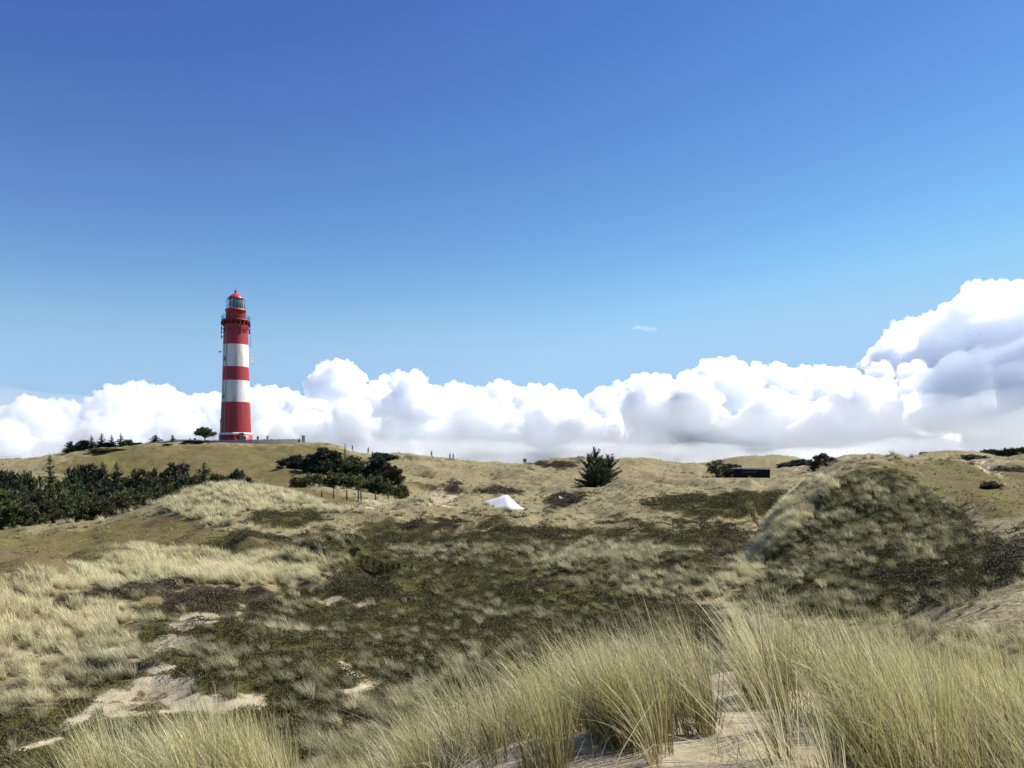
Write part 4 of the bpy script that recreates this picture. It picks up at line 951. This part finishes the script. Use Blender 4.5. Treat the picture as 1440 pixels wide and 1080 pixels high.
def person_parts(stride, armL, armR):
    """arm poses: (elbow, wrist) offsets from the shoulder; x right, -y forward"""
    hipz, shz = .92, 1.43; S = {}
    legs = []; shoes = []
    for s, f in ((-1, stride), (1, -stride)):
        hip = (s*.09, 0, hipz); knee = (s*.10, -f*.5 - .03, .50); ank = (s*.105, -f + (.06 if f < 0 else 0), .09)
        legs.append(([hip, knee], [.085, .058])); legs.append(([knee, ank], [.056, .038])); shoes.append(([(ank[0], ank[1] + .04, .05), (ank[0], ank[1] - .17, .035)], [.05, .04]))
    torso = [([(0,0,.95), (0,.01,1.15)], [.135,.125]), ([(0,.01,1.15), (0,0,1.36)], [.125,.15]), ([(-.13,0,1.38), (.13,0,1.38)], [.075,.075]), ([(0,0,1.40), (0,-.01,1.53)], [.065,.055])]
    arms = []; hands = []
    for s, (el, wr) in ((-1, armL), (1, armR)):
        sh = Vector((s*.19, 0, 1.41)); e = sh + Vector((s*el[0], el[1], el[2])); w_ = e + Vector((s*wr[0], wr[1], wr[2])); arms += [([sh, e], [.056,.043]), ([e, w_], [.042,.028])]
        d = (w_ - e).normalized(); side = Vector((0,1,0)) if abs(d.y) < .8 else Vector((0,0,1)); side = (side - d*side.dot(d)).normalized(); nrm = d.cross(side)
        hands.append(([w_, w_ + d*.07], [.028,.034]))
        for k, L in enumerate((.065,.075,.07,.055)):
            b0 = w_ + d*.085 + side*(.030 - .02*k); m_ = b0 + d*L*.55 + nrm*s*.006; hands.append(([b0, m_, m_ + d*L*.4 + nrm*s*.022], [.0095,.009,.008]))
        hands.append(([w_ + d*.03 + side*.03, w_ + d*.065 + side*.055, w_ + d*.095 + side*.062], [.011,.010,.009]))
    head = [((0,-.01,1.645), .098, (.86,1.0,1.18)), ((0,-.045,1.585), .062, (.9,.9,.9)), ((0,-.115,1.635), .016, (.8,1.1,1.4)), ((-.085,0,1.635), .022, (.5,1,1.4)), ((.085,0,1.635), .022, (.5,1,1.4)), ((0,-.098,1.592), .018, (1.5,.6,.5)), ((-.034,-.088,1.66), .014, (1.2,.8,.7)), ((.034,-.088,1.66), .014, (1.2,.8,.7))]
    S['body'] = remeshed('body', torso + legs + arms + hands, head, .009, skin)
    thick = lambda L, k: [(p, [q + k for q in r]) for p, r in L]
    S['jacket'] = remeshed('jacket', thick(torso[:3], .022) + thick(arms, .018) + [([(0,0,.86), (0,0,1.0)], [.165,.16])], [], .014, skin)
    S['trousers'] = remeshed('trousers', thick(legs, .016) + [([(-.05,0,.93), (.05,0,.93)], [.125,.125])], [], .014, skin)
    S['shoes'] = remeshed('shoes', shoes, [], .012, shoe_m)
    S['hair'] = remeshed('hair', [], [((0,.012,1.672), .104, (.90,1.0,1.08)), ((0,.05,1.61), .075, (1.0,.7,1.1))], .012, hairm)
    return S
if 'P' not in SKIP:
    hang = ((.05,.02,-.29), (.01,-.06,-.25))
    POSE = [person_parts(.0, hang, hang), person_parts(.20, ((.04,.09,-.28),(.0,-.08,-.24)), ((.04,-.10,-.28),(.0,-.16,-.19))), person_parts(.0, ((.05,-.10,-.26),(-.06,-.2,.12)), ((.10,-.08,.20),(.06,-.06,.26)))]
    navy = flat_mat('navy_cloth', (.018,.022,.045)); blk = flat_mat('black_cloth', (.014,.014,.016)); blue = flat_mat('blue_cloth', (.05,.12,.26)); jean = flat_mat('denim', (.04,.055,.09)); char = flat_mat('charcoal_cloth', (.03,.03,.033))
    PP = [ (344.5,621,226.5,0,navy,blk,'person in a navy jacket standing against the red foot of the lighthouse',2.6), (341,621.5,226,0,blk,char,'person in black at the left of the pair at the lighthouse foot',-2.2),
      (362.5,622,228,0,blk,navy,'person in dark clothes standing alone behind the platform fence',.3), (376,622,229,2,blk,char,'person raising one arm above the platform fence',.2),
      (495.5,0,212,0,blk,char,'lone dark figure on the skyline above the pine clump',1.4), (518,0,216,1,char,blk,'walker on the skyline just right of the pine clump top',-1.5),
      (607,0,224,1,blk,jean,'single walker on the pale dune crest left of a pair',-1.4), (632.8,0,227,1,navy,blk,'left walker of the pair on the pale dune crest',-1.5), (637.5,0,227,1,blk,blk,'right walker of the pair on the pale dune crest',-1.6),
      (737,0,231,0,blk,char,'person in black at the left of two on the middle skyline',-.5), (739.4,0,231.5,0,blue,jean,'person in a blue jacket at the right of two on the middle skyline',.6) ]
    for u, v, d, ps, jm, tm, lb, rz in PP:
        x, y = at_az(u, d); z = gz(x, y)
        o = tag(empty('person', (x, y, z), -math.atan2(x, y) + rz), lb, 'person', 'people out on the dunes')
        for nm, me in POSE[ps].items():
            c = bpy.data.objects.new(nm, me); COL.objects.link(c); c.parent = o
            mt = {'jacket': jm, 'trousers': tm}.get(nm)
            if mt is not None: c.material_slots[0].link = 'OBJECT'; c.material_slots[0].material = mt
# ------------------------------------------------------------------ sky, sun, clouds
SUN_AZ = math.radians(68); SUN_EL = math.radians(46)      # azimuth clockwise from the view direction
w = bpy.data.worlds.new('World'); SC.world = w; w.use_nodes = True
nt = w.node_tree; nt.nodes.clear(); b = NB(nt)
sky = b.n('ShaderNodeTexSky', sky_type='NISHITA', sun_disc=False)
sky.sun_elevation = SUN_EL; sky.sun_rotation = SUN_AZ
sky.altitude = 0; sky.air_density = 1.0; sky.dust_density = 0.0; sky.ozone_density = 5.0
hs = b.n('ShaderNodeHueSaturation', {'Hue': 0.512, 'Saturation': 1.15, 'Value': 1.0, 'Color': sky.outputs[0]})
# response of the camera to the clear sky, channel by channel
sep = b.n('ShaderNodeSeparateColor', {0: hs.outputs[0]}); chs = []
for i, (g_, k_) in enumerate(((1.42, 2.8), (1.50, 2.45), (1.05, 1.17))):
    chs.append(b.math('MULTIPLY', b.math('POWER', b.math('MULTIPLY', sep.outputs[i], 0.1161), g_), k_ / 0.1682))
chs[2] = b.math('MINIMUM', chs[2], 5.55)
for i, lim_, soft_ in ((0, .43, .9), (1, .69, 1.3)):
    sm = b.n('ShaderNodeMath', {0: chs[i], 1: b.math('MULTIPLY', chs[2], lim_), 2: soft_}, operation='SMOOTH_MIN'); chs[i] = sm.outputs[0]
cmb = b.n('ShaderNodeCombineColor', {0: chs[0], 1: chs[1], 2: chs[2]})
bg = b.n('ShaderNodeBackground', {'Color': cmb.outputs[0], 'Strength': 0.1})
wo = b.n('ShaderNodeOutputWorld'); nt.links.new(bg.outputs[0], wo.inputs[0])

sd = Vector((math.sin(SUN_AZ) * math.cos(SUN_EL), math.cos(SUN_AZ) * math.cos(SUN_EL), math.sin(SUN_EL)))
sl = bpy.data.lights.new('sun', 'SUN'); sl.energy = 5.0; sl.angle = math.radians(0.5); sl.color = (1.0, 0.94, 0.84)
so = bpy.data.objects.new('sun', sl); COL.objects.link(so); so.rotation_euler = sd.to_track_quat('Z', 'Y').to_euler()
so.location = (60, 40, 120)

def cloud_mat(name, dens, g=0.3, col=(1, 1, 1)):
    m, nt, out = new_mat(name); b = NB(nt)
    v = b.n('ShaderNodeVolumePrincipled', {'Density': dens, 'Anisotropy': g, 'Color': c4(col)})
    v.inputs['Density Attribute'].default_value = ''
    nt.links.new(v.outputs[0], out.inputs['Volume']); m.cycles.homogeneous_volume = True if hasattr(m.cycles, 'homogeneous_volume') else None
    return m

ICO = {}
def ico(k):
    if k not in ICO:
        bm = bmesh.new(); bmesh.ops.create_icosphere(bm, subdivisions=k, radius=1)
        ICO[k] = (np.array([v.co[:] for v in bm.verts]), np.array([[v.index for v in f.verts] for f in bm.faces])); bm.free()
    return ICO[k]

def cloud_from(name, balls, voxel, mat, label, seed, disp=((150, 55), (90, 34), (62, 36), (40, 20))):
    """balls (x,y,z,r,flat) merged into one billowing closed skin"""
    V = []; Fa = []; n = 0
    for x, y, z, r, fl in balls:
        iv, jf = ico(2 if r > 110 else 1)
        V.append(iv * np.array([r, r, r * fl]) + (x, y, z)); Fa.append(jf + n); n += len(iv)
    o = mesh_np('cloud', np.concatenate(V), np.concatenate(Fa), (), None)
    md = o.modifiers.new('remesh', 'REMESH'); md.mode = 'VOXEL'; md.voxel_size = voxel
    for k, (sz, st) in enumerate(disp):
        tx = bpy.data.textures.new('billow', 'VORONOI' if k % 2 == 0 else 'CLOUDS')
        if tx.type == 'VORONOI': tx.noise_scale = sz; tx.distance_metric = 'DISTANCE'
        else: tx.noise_scale = sz; tx.noise_depth = 3
        dm = o.modifiers.new('billow', 'DISPLACE'); dm.texture = tx; dm.texture_coords = 'GLOBAL'; dm.mid_level = 0.5
        dm.strength = -st if tx.type == 'VORONOI' else st
    dg = bpy.context.evaluated_depsgraph_get(); ev = o.evaluated_get(dg)
    me = bpy.data.meshes.new_from_object(ev, depsgraph=dg)
    o.modifiers.clear(); o.data = me; me.materials.clear(); me.materials.append(mat)
    me.polygons.foreach_set('use_smooth', np.ones(len(me.polygons), bool))
    o.name = name
    tag(o, label, None, None, 'structure'); return o

def puffs(prof, D, depth, step, rpx, base_v, seed, child=(9, 6), fill=1.0, u0=None, u1=None):
    """heap balls under a skyline: prof [(u, v_top)], D distance"""
    R = np.random.default_rng(seed); pu = [p[0] for p in prof]; pv = [p[1] for p in prof]; out = []
    def add(u, v, d, r, lvl, fl=1.0):
        p = point_at(u, v, d); out.append((p.x, p.y, p.z, r, fl))
        if lvl < len(child):
            for _ in range(child[lvl]):
                a = R.uniform(0, 2*np.pi); el = R.uniform(-0.25, 1.5)
                rr = r * R.uniform(0.34, 0.6); q = r * 0.85
                dx, dy, dz = math.cos(a)*math.cos(el)*q, math.sin(a)*math.cos(el)*q, math.sin(el)*q
                out.append((p.x+dx, p.y+dy, p.z+dz, rr, 1.0))
                if lvl + 1 < len(child):
                    for _ in range(child[lvl+1]):
                        a2 = R.uniform(0, 2*np.pi); e2 = R.uniform(-0.2, 1.5); r2 = rr * R.uniform(0.35, 0.6); q2 = rr * 0.85
                        out.append((p.x+dx+math.cos(a2)*math.cos(e2)*q2, p.y+dy+math.sin(a2)*math.cos(e2)*q2, p.z+dz+math.sin(e2)*q2, r2, 1.0))
    s = D / F
    u = pu[0]
    while u < pu[-1]:
        vt = np.interp(u, pu, pv); r = R.uniform(*rpx)
        r = min(r, max(8, (base_v - vt) * 0.5))
        add(u, vt + r * 1.35, D + R.uniform(0, depth), r * s, 0)
        u += step * R.uniform(0.6, 1.3)
        # body below
        v = vt + r * 1.8
        while v < base_v - r * 0.5:
            rr = R.uniform(rpx[0] * 1.1, rpx[1] * 1.3)
            v += rr * R.uniform(0.6, 1.0)
            if v + rr * 0.8 > base_v: break
            if R.random() < fill: add(u + R.uniform(-20, 20), v, D + R.uniform(-0.35, 0.8) * depth, rr * s, 0)
    # floor of the cloud
    u = pu[0]
    while u < pu[-1]:
        vt = np.interp(u, pu, pv)
        r = R.uniform(26, 44)
        if base_v - vt > r: out.append((*point_at(u, base_v - r * 0.35, D + R.uniform(0.1, 0.7) * depth), r * s, 0.55))
        u += 22
    return out

if 'C' not in SKIP:
    bank = [(-170, 590), (-120, 560), (-60, 572), (0, 584), (22, 582), (40, 563), (75, 559), (108, 566), (125, 578), (146, 550), (180, 536), (215, 538), (250, 553), (285, 556),
            (315, 552), (355, 547), (392, 543), (420, 550), (442, 553), (452, 548), (475, 545), (500, 548), (520, 541), (540, 526), (565, 520), (588, 530), (597, 545),
            (640, 533), (680, 545), (705, 531), (735, 540), (770, 539), (800, 551), (826, 566), (842, 546), (866, 536), (900, 526), (950, 526), (975, 515),
            (1010, 500), (1040, 506), (1055, 519), (1070, 508), (1088, 516), (1120, 517), (1150, 512), (1210, 520), (1240, 512), (1270, 505), (1320, 520)]
    head = [(446, 524), (456, 510), (474, 503), (494, 508), (500, 520)]
    tower = [(1243, 480), (1256, 462), (1282, 450), (1310, 440), (1340, 435), (1358, 422), (1374, 402), (1420, 398), (1445, 398), (1520, 404), (1600, 430), (1700, 470), (1760, 520)]
    cm = cloud_mat('cloud_vapour', 0.030, 0.66, (.985, .990, .995))  # slight blue in the vapour colour stands in for distant haze
    cloud_from('cloud', puffs(bank, 9000, 1500, 11, (10, 27), 672, 3) + puffs(head, 9000, 300, 9, (12, 18), 560, 9),
               15, cm, 'long bank of white cumulus clouds along the horizon', 1)
    cloud_from('cloud', puffs(tower, 10300, 900, 12, (15, 36), 650, 5),
               16, cloud_mat('tower_vapour', 0.022, 0.86, (.992, .996, 1.0)), 'tall towering white cumulus cloud at the right edge', 2)  # vapour tinted faintly blue to imitate haze over the shaded parts
    dark = [(1286, 585), (1296, 548), (1312, 520), (1335, 500), (1370, 488), (1410, 484), (1440, 480), (1520, 450), (1620, 470), (1700, 520)]
    cloud_from('cloud', puffs(dark, 6800, 700, 18, (22, 40), 603, 8, child=(6, 4)),
               30, cloud_mat('blue_tint_vapour', 0.016, 0.78, (.968, .985, 1.0)), 'blue grey shaded cloud with a flat base in front of the towering cloud', 3)  # blue of haze and shade put into the vapour colour
    # unseen cloud added beyond the right edge to shade the flat based cloud
    R = np.random.default_rng(44); off = [(5150 + R.uniform(-380, 420), 6560 + R.uniform(-480, 450), R.uniform(300, 2750), R.uniform(190, 380), 1.0) for k in range(120)]
    cloud_from('cloud', off, 60, cloud_mat('shading_vapour', 0.0017, 0.75), 'unseen cloud added beyond the right edge to shade its neighbour', 7, disp=((170, 60),))
    R = np.random.default_rng(55); st = []
    for k in range(150):
        uu = R.uniform(-250, 1690); vv = R.uniform(568, 662); p = point_at(uu, vv, 5000 + R.uniform(0, 700)); st.append((p.x, p.y, p.z, R.uniform(180, 380), R.uniform(0.22, 0.45)))
    cloud_from('cloud', st, 40, cloud_mat('haze_vapour', 0.00065, 0.3, (.92, .96, 1.0)), 'faint wide haze added in front of the bank to lighten it', 8, disp=((300, 60),))  # haze volume added to lift the shaded side of the bank
    # low haze added to brighten the bank's foot, then far strata near the horizon
    R = np.random.default_rng(33); st = []
    for k in range(170):
        uu = R.uniform(-250, 1690); vv = R.uniform(626, 660)
        p = point_at(uu, vv, 5600 + R.uniform(0, 900)); st.append((p.x, p.y, p.z, R.uniform(140, 330), R.uniform(0.08, 0.2)))
    cloud_from('cloud', st, 32, cloud_mat('low_haze', 0.0012, 0.3, (.94, .97, 1.0)), 'thin pale haze layer added to brighten the foot of the bank', 6, disp=((300, 60),))
    R = np.random.default_rng(21); st = []
    for k in range(260):
        uu = R.uniform(-200, 1640); vv = R.uniform(596, 662)
        p = point_at(uu, vv, 13000 + R.uniform(0, 2500)); st.append((p.x, p.y, p.z, R.uniform(300, 750), R.uniform(0.10, 0.22)))
    cloud_from('cloud', st, 60, cloud_mat('far_vapour', 0.0016, 0.3), 'flat pale layers of far cloud low on the horizon', 4, disp=((500, 40),))
    wp = [( *point_at(890 + 4.2*k, 462 - 1.2*math.sin(k*0.8), 8500), 45 + 25*math.sin(k*0.45), 0.35) for k in range(8)]
    cloud_from('cloud', wp, 14, cloud_mat('wisp_vapour', 0.0016, 0.3), 'small thin white wisp of cloud alone in the blue sky', 5, disp=((90, 40),))

# ------------------------------------------------------------------ render settings
SC.view_settings.view_transform = 'Standard'; SC.view_settings.look = 'None'
SC.view_settings.exposure = 0.75; SC.view_settings.gamma = 1.0
cy = SC.cycles
cy.max_bounces = 128; cy.diffuse_bounces = 3; cy.glossy_bounces = 2; cy.transmission_bounces = 4
cy.volume_bounces = 128; cy.transparent_max_bounces = 24
cy.use_denoising = True; cy.denoiser = 'OPENIMAGEDENOISE'; cy.denoising_prefilter = 'NONE'; cy.denoising_input_passes = 'RGB_ALBEDO_NORMAL'
cy.caustics_reflective = False; cy.caustics_refractive = False
